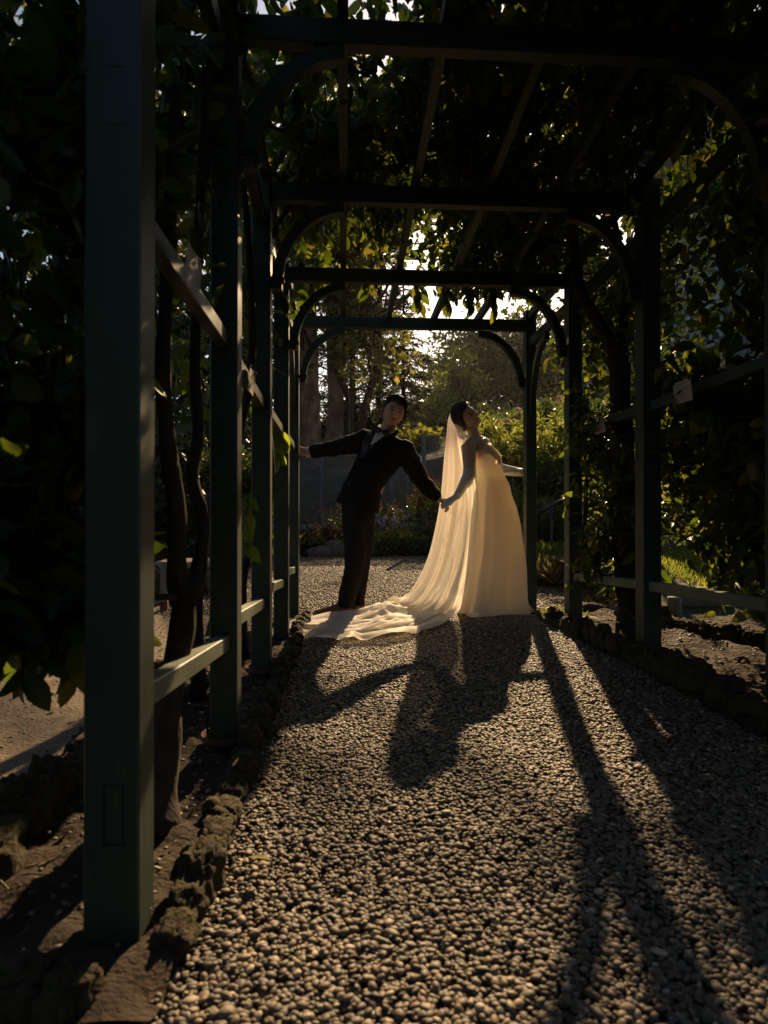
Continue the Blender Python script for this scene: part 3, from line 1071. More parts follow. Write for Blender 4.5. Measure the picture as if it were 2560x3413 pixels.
def citrus(name, label, trunks, boughs, boxes, n_single, leaf=(.075, .115), group='citrus trees trained over the pergola', nb=4, drop_keep=None):
    """trunks/boughs: [(polyline, r0, r1)], boxes: [(lo, hi, count)] volumes the crown fills"""
    base = trunks[0][0][0]
    e = empty(name, base, label, 'tree', group)
    lines = []
    for pl, r0, r1 in trunks:
        pts = bezier_like(pl, 22)
        rad = [lerp(r0, r1, i / 22) * (1 + .9 * max(0, .12 - i / 22) / .12 * .45) for i in range(23)]
        lines.append((pts, rad))
    link('trunk', tubes_mesh(lines, 12, .35), M['bark'], e, True)
    blines, tips, n_main = [], [], len(boughs)
    for pl, r0, r1 in boughs:
        pts = bezier_like(pl, 16)
        blines.append((pts, [lerp(r0, r1, i / 16) for i in range(17)]))
        for q in pts[4:]:
            for _ in range(nb):
                lo = Vector((random.uniform(-.28, .28), random.uniform(-.4, .4), random.uniform(-.35, .3)))
                tw = wander(q, q + lo, 5, .025)
                blines.append((tw, [lerp(.006, .002, i / 5) for i in range(6)]))
                tips += tw[1:]
    P, D, NR = [], [], []
    if tips:
        tp = np.array([tuple(t) for t in tips])
        tp = np.repeat(tp, 2, 0) + rng.normal(0, .02, (len(tp) * 2, 3))
        P.append(tp); D.append(rand_dirs(len(tp), .55)); NR.append(rand_dirs(len(tp), -1.2))
    for lo, hi, cnt in boxes:
        lo, hi = np.array(lo), np.array(hi)
        # clumped: cluster centres with leaves around them
        nc = max(3, cnt // 14)
        c = rng.uniform(lo, hi, (nc, 3))
        p = c[rng.integers(0, nc, cnt)] + rng.normal(0, 1, (cnt, 3)) * np.array([.06, .075, .07])
        P.append(p); D.append(rand_dirs(cnt, .6)); NR.append(rand_dirs(cnt, -1.0))
        for _ in range(max(2, nc // 10)):
            a = rng.uniform(lo, hi); b = a + rng.normal(0, .35, 3) * np.array([.4, 1, .8])
            b = np.clip(b, lo, hi)
            blines.append((wander(a, b, 6, .04), [lerp(.009, .003, i / 6) for i in range(7)]))
    bl_ok = []
    for pl_, r_ in blines:
        if len(pl_) == 17 or not open_zone(np.array([tuple(q) for q in pl_])).any(): bl_ok.append((pl_, r_))
    tag(link('branches', tubes_mesh(bl_ok, 6), M['bark'], e, True), kind='stuff')
    P, D, NR = np.concatenate(P), np.concatenate(D), np.concatenate(NR)
    keep = ~open_zone(P)
    if drop_keep is not None: keep &= drop_keep(P)
    P, D, NR = P[keep], D[keep], NR[keep]
    sz = rng.uniform(leaf[0], leaf[1], len(P)) * (1 + .35 * (rng.uniform(0, 1, len(P)) < .08))
    vis, px, py, z = in_view(P)
    order = np.argsort(np.where(vis, z / sz, 1e9))
    ns = min(n_single, int(vis.sum()))
    sel = order[:ns]
    rest = order[ns:]
    single_leaves(e, P[sel], D[sel], NR[sel], sz[sel])
    foliage('foliage', P[rest], D[rest], NR[rest], sz[rest], T_LEAF, M['leaf'], e)
    return e


def V3(px, py, y): return atY(px, py, y)

# ------------------------------------------------------------------ citrus trees on the pergola
# left tree between first and second left posts: trunk leaning, forked at knee height
tA = [atZ(528, 2790, 0), V3(545, 2560, 1.70), V3(565, 2350, 1.72), V3(608, 2100, 1.75), V3(612, 2010, 1.76)]
tA1 = [V3(612, 2010, 1.76), V3(588, 1890, 1.74), V3(590, 1700, 1.72), V3(560, 1500, 1.70), V3(545, 1250, 1.70), V3(560, 800, 1.75), V3(590, 300, 1.8)]
tA2 = [V3(620, 2000, 1.76), V3(665, 1880, 1.80), V3(675, 1720, 1.84), V3(640, 1600, 1.86), V3(660, 1450, 1.9), V3(650, 1200, 1.95), V3(665, 700, 2.0), V3(700, 200, 2.05)]
citrus('citrus_tree', 'gnarled citrus tree with forked trunk between the first two left posts',
       [(tA, .040, .031), (tA1, .027, .015), (tA2, .023, .013)],
       [([(-.62, 1.7, 1.5), (-.75, 1.2, 1.6), (-.85, .8, 1.7)], .014, .005), ([(-.60, 1.72, 1.0), (-.75, 1.4, .85), (-.9, 1.05, .75)], .012, .004),
        ([V3(560, 1520, 1.7), V3(300, 1400, 1.6), V3(120, 1250, 1.5)], .012, .005), ([V3(590, 1850, 1.74), V3(420, 1825, 1.65), V3(60, 1830, 1.5)], .013, .006),
        ([V3(600, 1990, 1.75), V3(480, 1990, 1.6), V3(260, 2000, 1.45), V3(60, 2150, 1.4)], .011, .004),
        ([V3(560, 800, 1.75), V3(400, 500, 1.6), V3(200, 200, 1.5)], .013, .005), ([V3(665, 700, 2.0), V3(720, 300, 2.1), V3(700, -200, 2.0)], .013, .005),
        ([(-.5, 1.8, 2.3), (-.3, 2.2, 2.5), (.1, 2.6, 2.62)], .018, .006), ([(-.5, 2.0, 2.2), (-.42, 2.6, 2.45), (-.1, 3.1, 2.6)], .016, .006)],
       [((-1.25, .75, 1.0), (-.52, 1.75, 2.5), 1500), ((-1.25, .85, .52), (-.52, 2.0, 1.05), 800), ((-.95, 1.5, .95), (-.5, 2.2, 2.6), 900), ((-.48, .9, 2.66), (.2, 2.2, 2.9), 200), ((-1.0, 1.0, 2.3), (-.4, 2.2, 2.9), 330)], 130)
# second left tree, slender, beside the third and fourth left posts
tB = [(-.56, 3.55, 0), (-.55, 3.52, .5), V3(893, 1700, 3.5), V3(905, 1560, 3.45), V3(892, 1400, 3.4), V3(880, 1100, 3.4), V3(840, 700, 3.35)]
citrus('citrus_tree', 'slender citrus tree behind the third left post with sunlit lower leaves',
       [(tB, .022, .014), ([(-.62, 2.75, 0), (-.60, 2.7, .7), V3(820, 1350, 2.75), V3(838, 1000, 2.8), V3(812, 600, 2.8)], .024, .014)],
       [([(-.5, 3.4, 2.1), (-.2, 3.3, 2.5), (.3, 3.2, 2.6), (.7, 3.1, 2.66)], .014, .005), ([(-.5, 3.4, 1.9), (-.46, 3.9, 2.3), (-.2, 4.4, 2.5)], .012, .004),
        ([V3(840, 700, 3.35), V3(1000, 420, 3.2), V3(1160, 410, 3.2), V3(1400, 330, 3.3)], .02, .008), ([V3(900, 560, 3.3), V3(980, 640, 3.6), V3(1060, 560, 3.8), V3(1130, 480, 3.9)], .014, .005)],
       [((-.82, 2.3, 1.3), (-.50, 3.4, 2.6), 420), ((-.85, 3.4, 1.5), (-.50, 4.6, 2.6), 380), ((-.48, 2.2, 2.62), (.1, 3.5, 2.85), 170), ((-.48, 3.4, 2.5), (.0, 4.3, 2.75), 170), ((-.7, 2.4, 2.5), (-.3, 4.8, 3.0), 150)], 80)
# small lit sprigs hanging beside the left posts belong to the slender tree above
# thick trunk on the right between second and third right posts
tC = [atZ(2105, 2165, .05), V3(2085, 1950, 3.62), V3(2078, 1700, 3.62), V3(2072, 1400, 3.62), V3(2062, 1180, 3.62)]
tC1 = [V3(2062, 1180, 3.62), V3(1985, 1060, 3.65), V3(1930, 950, 3.7), V3(1915, 820, 3.7), V3(1900, 700, 3.6)]
tC2 = [V3(2066, 1180, 3.62), V3(2080, 1060, 3.6), V3(2090, 930, 3.55), V3(2060, 800, 3.5)]
citrus('citrus_tree', 'old citrus tree with the thickest trunk, rising between the second and third right posts',
       [(tC, .070, .058), (tC1, .042, .024), (tC2, .036, .020), ([V3(1945, 1900, 3.9), V3(1950, 1720, 3.9), V3(1960, 1560, 3.9), V3(1990, 1430, 3.85)], .016, .010)],
       [([V3(1900, 700, 3.6), V3(1800, 640, 3.4), V3(1600, 560, 3.2)], .02, .006), ([V3(1915, 820, 3.7), V3(1800, 800, 4.0), V3(1650, 800, 4.2), V3(1500, 850, 4.3)], .018, .006),
        ([V3(2060, 800, 3.5), V3(2000, 500, 3.2), V3(1950, 200, 3.0)], .02, .008), ([V3(2080, 1600, 3.6), V3(2040, 1720, 3.65), V3(1975, 1870, 3.75)], .014, .006),
        ([V3(2075, 1500, 3.6), V3(1990, 1500, 3.8), V3(1960, 1350, 3.9)], .012, .005)],
       [((.55, 2.9, 2.60), (1.65, 4.1, 2.9), 3300), ((.8, 4.0, 2.52), (1.65, 5.0, 2.8), 1900), ((.1, 2.4, 2.64), (.75, 4.0, 2.9), 1000), ((.18, 3.65, 2.48), (.62, 4.35, 2.75), 240), ((-.15, 3.2, 2.52), (.3, 3.9, 2.8), 320), ((1.75, 4.2, .9), (2.8, 5.0, 2.7), 1500), ((2.1, 3.0, .7), (2.8, 4.4, 2.6), 1300), ((1.62, 3.4, .75), (1.95, 4.4, 1.9), 620), ((1.6, 2.9, 1.9), (2.1, 4.9, 2.7), 1700), ((1.8, 3.4, 2.3), (2.9, 4.9, 3.2), 1500), ((1.75, 3.0, .7), (2.2, 4.0, 2.0), 500)], 90, leaf=(.055, .095))
# multi-stemmed citrus nearer the camera on the right
tD = [(1.86, 2.45, .06), (1.90, 2.5, .30), (1.88, 2.52, .55), (1.84, 2.5, 1.0), (1.80, 2.5, 1.7), (1.7, 2.5, 2.5)]
tD2 = [(2.02, 2.45, .06), (2.1, 2.5, .35), (2.25, 2.6, .6), (2.3, 2.7, 1.2), (2.1, 2.8, 2.1)]
tD3 = [(1.98, 2.4, .06), (1.96, 2.45, .3), (2.0, 2.5, .52), (1.92, 2.5, .8), (2.0, 2.55, 1.5)]
citrus('citrus_tree', 'many-stemmed citrus with a tangle of dark branches behind the right rail nearest the camera',
       [(tD, .036, .016), (tD2, .040, .014), (tD3, .030, .010)],
       [([(1.84, 2.5, 1.0), (1.75, 2.8, 1.25), (1.9, 3.1, 1.5)], .014, .005), ([(2.3, 2.7, 1.2), (2.1, 2.4, 1.5), (1.95, 2.1, 1.9)], .014, .005),
        ([(2.0, 2.55, 1.5), (2.15, 2.7, 1.75), (2.1, 2.5, 2.1)], .014, .005), ([(1.8, 2.5, 1.7), (1.7, 2.2, 2.1), (1.4, 1.9, 2.55)], .018, .006), ([(1.7, 2.5, 2.5), (1.2, 2.3, 2.62), (.7, 2.1, 2.68)], .016, .005)],
       [((.3, 1.0, 2.70), (1.65, 2.2, 3.05), 3000), ((.25, 2.0, 2.66), (1.65, 3.0, 2.95), 2700), ((1.62, 1.3, 1.95), (2.2, 3.0, 2.9), 2600), ((1.65, 2.1, .8), (2.3, 3.2, 1.95), 1500), ((1.72, 2.1, .42), (2.6, 3.4, 1.25), 2000), ((2.2, 2.2, 1.0), (3.0, 3.6, 2.8), 1500), ((-.1, 1.0, 2.75), (.5, 2.2, 3.0), 700)], 150)


# fruit hanging in the canopy
def fruit(px, py, y, r, m, label, name='citrus_fruit'):
    bm = bmesh.new()
    bmesh.ops.create_uvsphere(bm, u_segments=20, v_segments=12, radius=r)
    for v in bm.verts: v.co.z *= .93 - .05 * (abs(v.co.z) / r > .9)
    e = empty(name, V3(px, py, y), label, 'fruit')
    a = link('rind', bmmesh('rind', bm), m, e, True); a.matrix_parent_inverse = Matrix()
    V, F = tube_geo([(0, 0, r * .85), (.004, 0, r * 1.15), (.012, .004, r * 1.7)], .0025, 6)
    b = link('stalk', pymesh('stalk', V, F), M['bark'], e); b.matrix_parent_inverse = Matrix()


fruit(1582, 812, 4.5, .026, M['orange'], 'small ripe orange fruit hanging in the dark leaves right of the sun gap')
fruit(1290, 745, 3.9, .040, M['greenfruit'], 'unripe green fruit under the leaves between the middle two crossbeams')
fruit(1362, 520, 3.2, .045, M['greenfruit'], 'large unripe fruit hidden high in the canopy by the second crossbeam')

# sprigs of big leaves catching the sun beside the left posts, and the leaves hanging over the last crossbeam
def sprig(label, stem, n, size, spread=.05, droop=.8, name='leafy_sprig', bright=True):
    stem = [Vector(p) for p in stem]
    e = empty(name, stem[0], label, 'sprig')
    pts = bezier_like(stem, 10)
    V, F = tube_geo(pts, [lerp(.004, .0018, i / 10) for i in range(11)], 6)
    link('stem', pymesh('stem', V, F), M['bark'], e, True)
    p = np.array([tuple(pts[int(i * 10 / max(1, n - 1)) if n > 1 else 5]) for i in range(n)]) + rng.normal(0, .008, (n, 3))
    dd = rng.normal(0, .42, (n, 3)) * np.array([1.1, .6, .6]); dd[:, 2] -= 1.0 if droop > .5 else .3
    nn = rng.normal(0, .35, (n, 3)) + np.array([0, -1.3, .25])
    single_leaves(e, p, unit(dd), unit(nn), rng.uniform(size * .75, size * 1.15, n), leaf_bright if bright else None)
    return e


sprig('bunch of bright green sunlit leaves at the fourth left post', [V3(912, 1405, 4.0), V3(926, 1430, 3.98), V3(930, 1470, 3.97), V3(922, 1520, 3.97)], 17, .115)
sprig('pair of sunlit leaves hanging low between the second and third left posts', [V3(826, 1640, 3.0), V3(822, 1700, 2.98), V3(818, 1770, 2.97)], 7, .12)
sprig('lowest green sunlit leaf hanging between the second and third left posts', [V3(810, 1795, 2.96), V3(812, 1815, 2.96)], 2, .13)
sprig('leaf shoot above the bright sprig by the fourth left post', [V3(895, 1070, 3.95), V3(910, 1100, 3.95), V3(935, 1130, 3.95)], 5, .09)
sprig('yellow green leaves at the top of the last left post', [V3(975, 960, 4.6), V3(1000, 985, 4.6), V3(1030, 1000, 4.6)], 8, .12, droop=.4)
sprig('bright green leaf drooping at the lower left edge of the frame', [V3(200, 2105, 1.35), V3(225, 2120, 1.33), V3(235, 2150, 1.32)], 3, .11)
for i, (px, py, lab) in enumerate(((1215, 960, 'dark leaves drooping below the third crossbeam left of its middle'), (1390, 1005, 'cluster of dark leaves touching the last crossbeam near its middle'),
                                   (1480, 1000, 'leaf cluster hanging beside the sky gap over the last crossbeam'), (1560, 1010, 'drooping dark leaves right of the sky gap'), (1640, 1015, 'drooping dark leaves over the right end of the last crossbeam'))):
    sprig(lab, [V3(px, py - 70, 4.45), V3(px + 6, py - 30, 4.5), V3(px + 14, py + 12, 4.52)], 13, .10, droop=1.0, bright=False)


# ================================================================== TREES AND SHRUBS BEYOND
def crown_cloud(n, c, r, clumps, shell=.6, clump_r=.28, squash=1.0):
    """leaf positions gathered in clumps spread through an ellipsoid"""
    c, r = np.array(c, float), np.array(r, float)
    cd_ = unit(rng.normal(0, 1, (clumps, 3)))
    rad = rng.uniform(shell, 1.0, (clumps, 1)) ** .7
    cc = c + cd_ * rad * r
    cs = rng.uniform(.6, 1.3, clumps)
    idx = rng.integers(0, clumps, n)
    q = rng.normal(0, 1, (n, 3)) * clump_r * r.mean() * cs[idx][:, None] * np.array([1, 1, .7 * squash])
    return cc[idx] + q, cc


def bg_tree(name, label, base, h, crown, n, leaf, m, trunk_r=.12, clumps=40, tmpl=None, group=None, bark=None, limbs=8, down=.3, shell=.35, clump_r=.26, cat='tree', lean=0.0):
    base = Vector(base)
    e = empty(name, base, label, cat, group)
    (cx_, cy_, cz_), (rx_, ry_, rz_) = crown
    pos, cc = crown_cloud(n, (cx_, cy_, cz_), (rx_, ry_, rz_), clumps, shell, clump_r)
    top = Vector((cx_, cy_, cz_ + rz_ * .5))
    tr = wander(base - Vector((0, 0, .3)), top, 10, trunk_r * 1.2)
    lines = [(tr, [lerp(trunk_r, trunk_r * .18, i / 10) for i in range(11)])]
    for k in range(min(limbs, len(cc))):
        s = tr[random.randint(4, 9)]
        lines.append((wander(s, cc[k], 6, trunk_r * .8), [lerp(trunk_r * .4, trunk_r * .06, i / 6) for i in range(7)]))
    link('trunk', tubes_mesh(lines, 8), bark or M['bark'], e, True)
    foliage('crown', pos, rand_dirs(n, down), rand_dirs(n, -.8), rng.uniform(leaf * .7, leaf * 1.3, n), tmpl or T_QUAD, m, e)
    return e


def conifer(label, base, h, r, n, group, leaf=.30):
    base = Vector(base)
    e = empty('conifer_tree', base, label, 'tree', group)
    V, F = tube_geo([base - Vector((0, 0, .3)), base + Vector((0, 0, h * .5)), base + Vector((0, 0, h))], [h * .018, h * .011, .02], 8)
    lines = [([base - Vector((0, 0, .3)), base + Vector((0, 0, h * .5)), base + Vector((0, 0, h))], [h * .016, h * .01, .02])]
    P, D = [], []
    nb = 70
    per = n // nb
    for k in range(nb):
        t = (k + .5) / nb
        z = h * (.12 + .86 * t)
        L = r * (1 - t) ** .8 * random.uniform(.7, 1.15) + .25
        a = k * 2.4 + random.uniform(-.4, .4)
        tip = base + Vector((math.cos(a) * L, math.sin(a) * L, z - L * .25))
        st_ = base + Vector((0, 0, z))
        lines.append(([st_, st_.lerp(tip, .5) + Vector((0, 0, L * .06)), tip], [.05, .03, .012]))
        u = rng.uniform(.1, 1.0, per)
        p = np.array(st_)[None] * (1 - u[:, None]) + np.array(tip)[None] * u[:, None]
        p = p + rng.normal(0, 1, (per, 3)) * np.array([.18, .18, .10]) * (L * .35 + .3)
        P.append(p)
        D.append(unit(np.array([[math.cos(a), math.sin(a), -.55]]) + rng.normal(0, .5, (per, 3))))
    link('trunk', tubes_mesh(lines, 6), M['bark'], e, True)
    P, D = np.concatenate(P), np.concatenate(D)
    foliage('crown', P, D, rand_dirs(len(P), -1), rng.uniform(leaf * .6, leaf * 1.3, len(P)), T_THIN, M['conifer'], e)
    return e


def T0(x, y): return float(terrain(np.float64(x), np.float64(y)))


# big plane trees: two mottled trunks left behind the fence
def big_trunk(label, px0, px1, y, r0, r1, px_top, h=13):
    b = V3(px0, 1600, y); b.z = T0(b.x, y)
    t = V3(px_top, 1000, y + .5); t.z = h
    e = empty('plane_tree', b, label, 'tree', 'plane trees with mottled bark')
    pts = [b - Vector((0, 0, .4)), b.lerp(t, .04), b.lerp(t, .12), b.lerp(t, .3), b.lerp(t, .55), t]
    pts = [p + Vector((random.uniform(-.05, .05), 0, 0)) for p in pts]
    pts = bezier_like(pts, 24)
    rad = [np.interp(i / 24, [0, .06, .14, .3, 1], [r0 * 1.5, r0 * 1.2, r0, r1 * 1.05, r1 * .6]) for i in range(25)]
    V, F = tube_geo(pts, rad, 20, wob=.25)
    link('trunk', pymesh('trunk', V, F), M['plane_bark'], e, True)
    return e, pts


p1, pts1 = big_trunk('thickest mottled trunk, leftmost of the two behind the last left post', 1035, 1070, 24.0, .52, .43, 1010, 18)
p2, pts2 = big_trunk('mottled trunk just right of the thickest one, flaring at its foot behind the groom', 1120, 1150, 25.0, .55, .32, 1085, 18)


def crown_for(e, pts, specs, m, tmpl, leaf, name='crown'):
    P, lines = [], []
    for (c, r, n, cl) in specs:
        p, cc = crown_cloud(n, c, r, cl, .1, .22)
        P.append(p)
        for k in range(min(9, len(cc))):
            s = pts[min(24, int(random.uniform(13, 24)))]
            lines.append((wander(s, cc[k], 8, .25), [lerp(.09, .015, i / 8) for i in range(9)]))
    tag(link('branches', tubes_mesh(lines, 7), M['bark'], e, True), kind='stuff')
    P = np.concatenate(P)
    foliage(name, P, rand_dirs(len(P), .5), rand_dirs(len(P), -.6, bias=(0, -.6, 0)), rng.uniform(leaf * .7, leaf * 1.3, len(P)), tmpl, m, e)


crown_for(p1, pts1, [((-3.2, 22.5, 12.5), (5.0, 3.5, 4.6), 6500, 90), ((-8.5, 22.0, 13.5), (4.6, 3.5, 5.6), 4600, 60)], M['plane_leaf'], T_STAR, .26)
crown_for(p2, pts2, [((1.15, 23.5, 7.4), (1.95, 1.7, 2.3), 2300, 60), ((.9, 23.2, 13.5), (3.6, 3.0, 4.2), 3600, 60), ((1.9, 23.0, 9.4), (1.3, 1.5, 1.2), 800, 26), ((2.7, 19.4, 11.2), (1.7, 1.6, 1.4), 750, 40), ((6.2, 20.2, 11.2), (1.8, 1.5, 1.2), 260, 40)], M['plane_leaf'], T_STAR, .22)  # last two leaf clumps added high up to shade the foreground and left leaves
# trailing strands below the plane tree crown
for px, y0, y1, lab in ((1165, 1290, 1440, 'left hanging strand under the yellow crown'), (1245, 1240, 1412, 'hanging strand above the groom, middle of three'), (1275, 1200, 1365, 'hanging strand just left of the groom, nearest his head')):
    a, b = V3(px - 6, y0 - 160, 22.5), V3(px, y1, 22.5)
    V, F = tube_geo(wander(a, b, 14, .03), .013, 5)
    o = link('hanging_vine', pymesh('hanging_vine', V, F), M['thatch'])
    tag(o, lab, 'vine')
    o.location = (0, 0, 0)

# dark conifers behind
for i, (px, y, h, r, lab) in enumerate(((1175, 30, 13, 2.6, 'dark conifer just right of the mottled trunks'), (1265, 34, 17, 3.0, 'tall dark conifer straight above the groom'),
                                        (1345, 30, 9.0, 1.5, 'lower dark conifer beside the sky gap'), (985, 28, 14, 3.0, 'dark conifer behind the mottled trunks'))):
    b = V3(px, 1600, y); b.z = T0(b.x, y)
    conifer(lab, b, h, r, 9000, 'dark conifers behind the plane trees')
# two thin dark trunks between the plane trunks and the conifers
for px, pxt, y, lab in ((1195, 1225, 24, 'thin dark leaning tree trunk left of the groom'), (1150, 1155, 25, 'thin straight dark trunk behind the mottled trunks')):
    b = V3(px, 1600, y); b.z = T0(b.x, y)
    bg_tree('thin_tree', lab, b, 9, ((b.x + (pxt - px) / 2100 * y * 2.2, y, 9.8), (1.6, 1.6, 1.6)), 1500, .22, M['birch_leaf'], trunk_r=.2, clumps=24, group='thin trees beyond the fence')

# hillside trees and hedges on the right, far away
def hill_tree(name, label, px, pytop, y, rx, rz, n, leaf, m, group, **k):
    b = V3(px, 1600, y); b.z = T0(b.x, y)
    top = V3(px, pytop, y).z
    cz_ = top - rz
    return bg_tree(name, label, b, top - b.z, ((b.x, y, cz_), (rx, rx * .8, rz)), n, leaf, m, group=group, **k)


hill_tree('birch_tree', 'feathery tree with a dark forked trunk right of the sky gap', 1520, 1150, 40, 1.6, 3.3, 3800, .22, M['hedge_leaf'], 'hillside trees', clumps=46, trunk_r=.28, shell=.5, clump_r=.22)
hill_tree('birch_tree', 'pale green weeping tree behind the bride, lit from behind', 1462, 1240, 37, .75, 2.0, 1700, .20, M['light_leaf'], 'hillside trees', clumps=30, trunk_r=.12, down=1.2)
for i, (px, pt, y, rx, rz, lab) in enumerate(((1560, 1075, 58, 4.2, 5.0, 'dark broad hillside tree above the bride'), (1690, 1060, 60, 5.0, 5.2, 'tall dark tree behind the last right post'),
                                              (1830, 1040, 58, 4.6, 5.6, 'dark bamboo-like mass between the last two right posts'), (1990, 1030, 54, 4.6, 5.6, 'dark tree mass behind the thick citrus trunk'),
                                              (2200, 1000, 50, 5.0, 6.0, 'dark tree behind the grey window building'), (1420, 1330, 56, 2.4, 2.6, 'small dark tree in the far notch of the sky gap'))):
    hill_tree('hillside_tree', lab, px, pt, y, rx, rz, 8500, .42, M['hedge_leaf'], 'hillside trees', clumps=70, trunk_r=.35, shell=.2, clump_r=.24)
for i, (px, pt, y, rx, rz, lab) in enumerate(((1600, 1350, 33, 1.6, 1.3, 'clipped rounded dark shrub right of the bride'), (1500, 1385, 30, 1.3, 1.2, 'bushy shrub behind the bride'),
                                              (1385, 1430, 22, .95, .95, 'yellow green shrub between the couple above the fence'), (1330, 1400, 26, 1.1, 1.1, 'loose shrub right of the groom above the fence'),
                                              (1010, 1340, 31, 1.8, 1.6, 'dark shrub behind the foot of the thickest mottled trunk'), (1110, 1350, 32, 1.7, 1.5, 'dark shrub between the mottled trunks and the conifer'), (1215, 1345, 31, 1.6, 1.5, 'dark shrub left of the groom above the fence'),
                                              (1700, 1370, 36, 2.0, 1.6, 'dark shrub behind the last right post on the slope'), (1830, 1300, 34, 2.4, 2.6, 'tall dark shrub on the slope between the last two right posts'),
                                              (1960, 1250, 30, 2.4, 2.8, 'dark shrub on the slope behind the right trunk'))):
    hill_tree('hill_shrub', lab, px, pt, y, rx, rz, 3600, .20, M['birch_leaf'] if i == 2 else M['hedge_leaf'], 'shrubs on the slope', clumps=60, trunk_r=.08, shell=.15, clump_r=.22, cat='shrub')


# hydrangeas on the slope
def hydrangea(label, px, py, y, n_heads):
    b = V3(px, py, y)
    b.z = T0(b.x, y)
    e = empty('hydrangea', b, label, 'shrub', 'hydrangeas on the slope')
    z1 = V3(px, py, y).z
    pos, cc = crown_cloud(900, (b.x, y, (z1 + b.z) / 2 + .1), (1.1, .8, max(.3, (z1 - b.z) / 2)), 26, .4, .2)
    foliage('foliage', pos, rand_dirs(900, .2), rand_dirs(900, -1), rng.uniform(.12, .22, 900), T_QUAD, M['bedgreen'], e)
    for k in range(n_heads):
        q = Vector((b.x + random.uniform(-1.1, 1.1), y - .7 + random.uniform(-.2, .2), z1 + random.uniform(-.35, .12)))
        d_ = unit(rng.normal(0, 1, (60, 3)))
        foliage('flower_head', np.array(q) + d_ * .11, d_, unit(rng.normal(0, 1, (60, 3))), np.full(60, .075), T_QUAD, M['pinkpetal'], e, kind=None)
    return e


hydrangea('hydrangea with dusty pink heads above the fence, right of the bride', 1690, 1425, 21, 7)
hydrangea('hydrangea with fading heads behind the last right post', 1770, 1390, 22, 4)
hydrangea('green hydrangea highest on the slope between the right posts', 1850, 1350, 23, 4)
hydrangea('hydrangea with pink heads beside the thick citrus trunk', 1985, 1330, 20, 5)

# ------------------------------------------------------------------ fence of dark screens
fence = empty('screen_fence', (1.0, 14.0, .6), 'dark grey perforated screen fence behind the flower bed', 'fence')
FY = 14.0
seg = [(560, 1516, 800), (800, 1516, 1072), (1072, 1516, 1305), (1305, 1516, 1412), (1412, 1450, 1570), (1570, 1450, 1800), (1800, 1450, 2010)]
for i, (pa, pt, pb) in enumerate(seg):
    a, b = V3(pa, pt, FY), V3(pb, pt, FY)
    z0, z1 = .60, a.z
    if i == 3: z1 = a.z
    xa, xb = a.x, b.x
    part('fence_panel', box_bm(xa + .045, xb - .045, FY + .006, FY + .012, z0 + .04, z1 - .03, 0), M['screen'], fence)
    part('fence_post', box_bm(xa - .04, xa + .04, FY - .02, FY + .03, z0 - .05, z1 + .02, .004), M['greymetal'], fence)
    part('fence_rail', box_bm(xa + .041, xb - .041, FY - .012, FY + .02, z1 - .028, z1, .003), M['greymetal'], fence)
    mid = (xa + xb) / 2
    part('fence_stile', box_bm(mid - .012, mid + .012, FY - .006, FY + .005, z0 + .04, z1 - .03, .002), M['greymetal'], fence)
wl = empty('bed_wall', (.5, 13.8, 0), 'low concrete wall carrying the screen fence', 'wall')
part('wall_body', box_bm(-4.2, 6.0, 13.7, 14.2, 0, .60, .01), M['conc'], wl)
part('wall_pier', box_bm(V3(1418, 1700, 13.6).x, V3(1490, 1700, 13.6).x, 13.45, 13.695, 0, .98, .01), M['conc'], wl)

# ------------------------------------------------------------------ flower bed
def bed_plant(name, label, x, y, r, h, n, leaf, m, cat='plant', group='plants of the flower bed', flowers=None, tmpl=None):
    z0 = T0(x, y)
    e = empty(name, (x, y, z0), label, cat, group)
    pos, cc = crown_cloud(n, (x, y, z0 + h * .5), (r, r * .8, h * .52), 22, .35, .26)
    pos[:, 2] = np.maximum(pos[:, 2], z0)
    foliage('foliage', pos, rand_dirs(n, -.1), rand_dirs(n, -1, bias=(0, -.7, 0)), rng.uniform(leaf * .7, leaf * 1.3, n), tmpl or T_QUAD, m, e)
    if flowers:
        k, fm, fs, zz = flowers
        cl = np.array([x, y - .1, z0 + h * zz]) + rng.normal(0, 1, (k, 3)) * np.array([r * .55, r * .4, h * .14])
        p = np.repeat(cl, 5, 0) + rng.normal(0, fs * .3, (k * 5, 3))
        foliage('flowers', p, rand_dirs(k * 5, -.3, bias=(0, -.5, 0)), rand_dirs(k * 5, -.5, bias=(0, -1, 0)), np.full(k * 5, fs), T_QUAD, fm, e)
    return e


def bx(px): return V3(px, 1800, 12.6).x


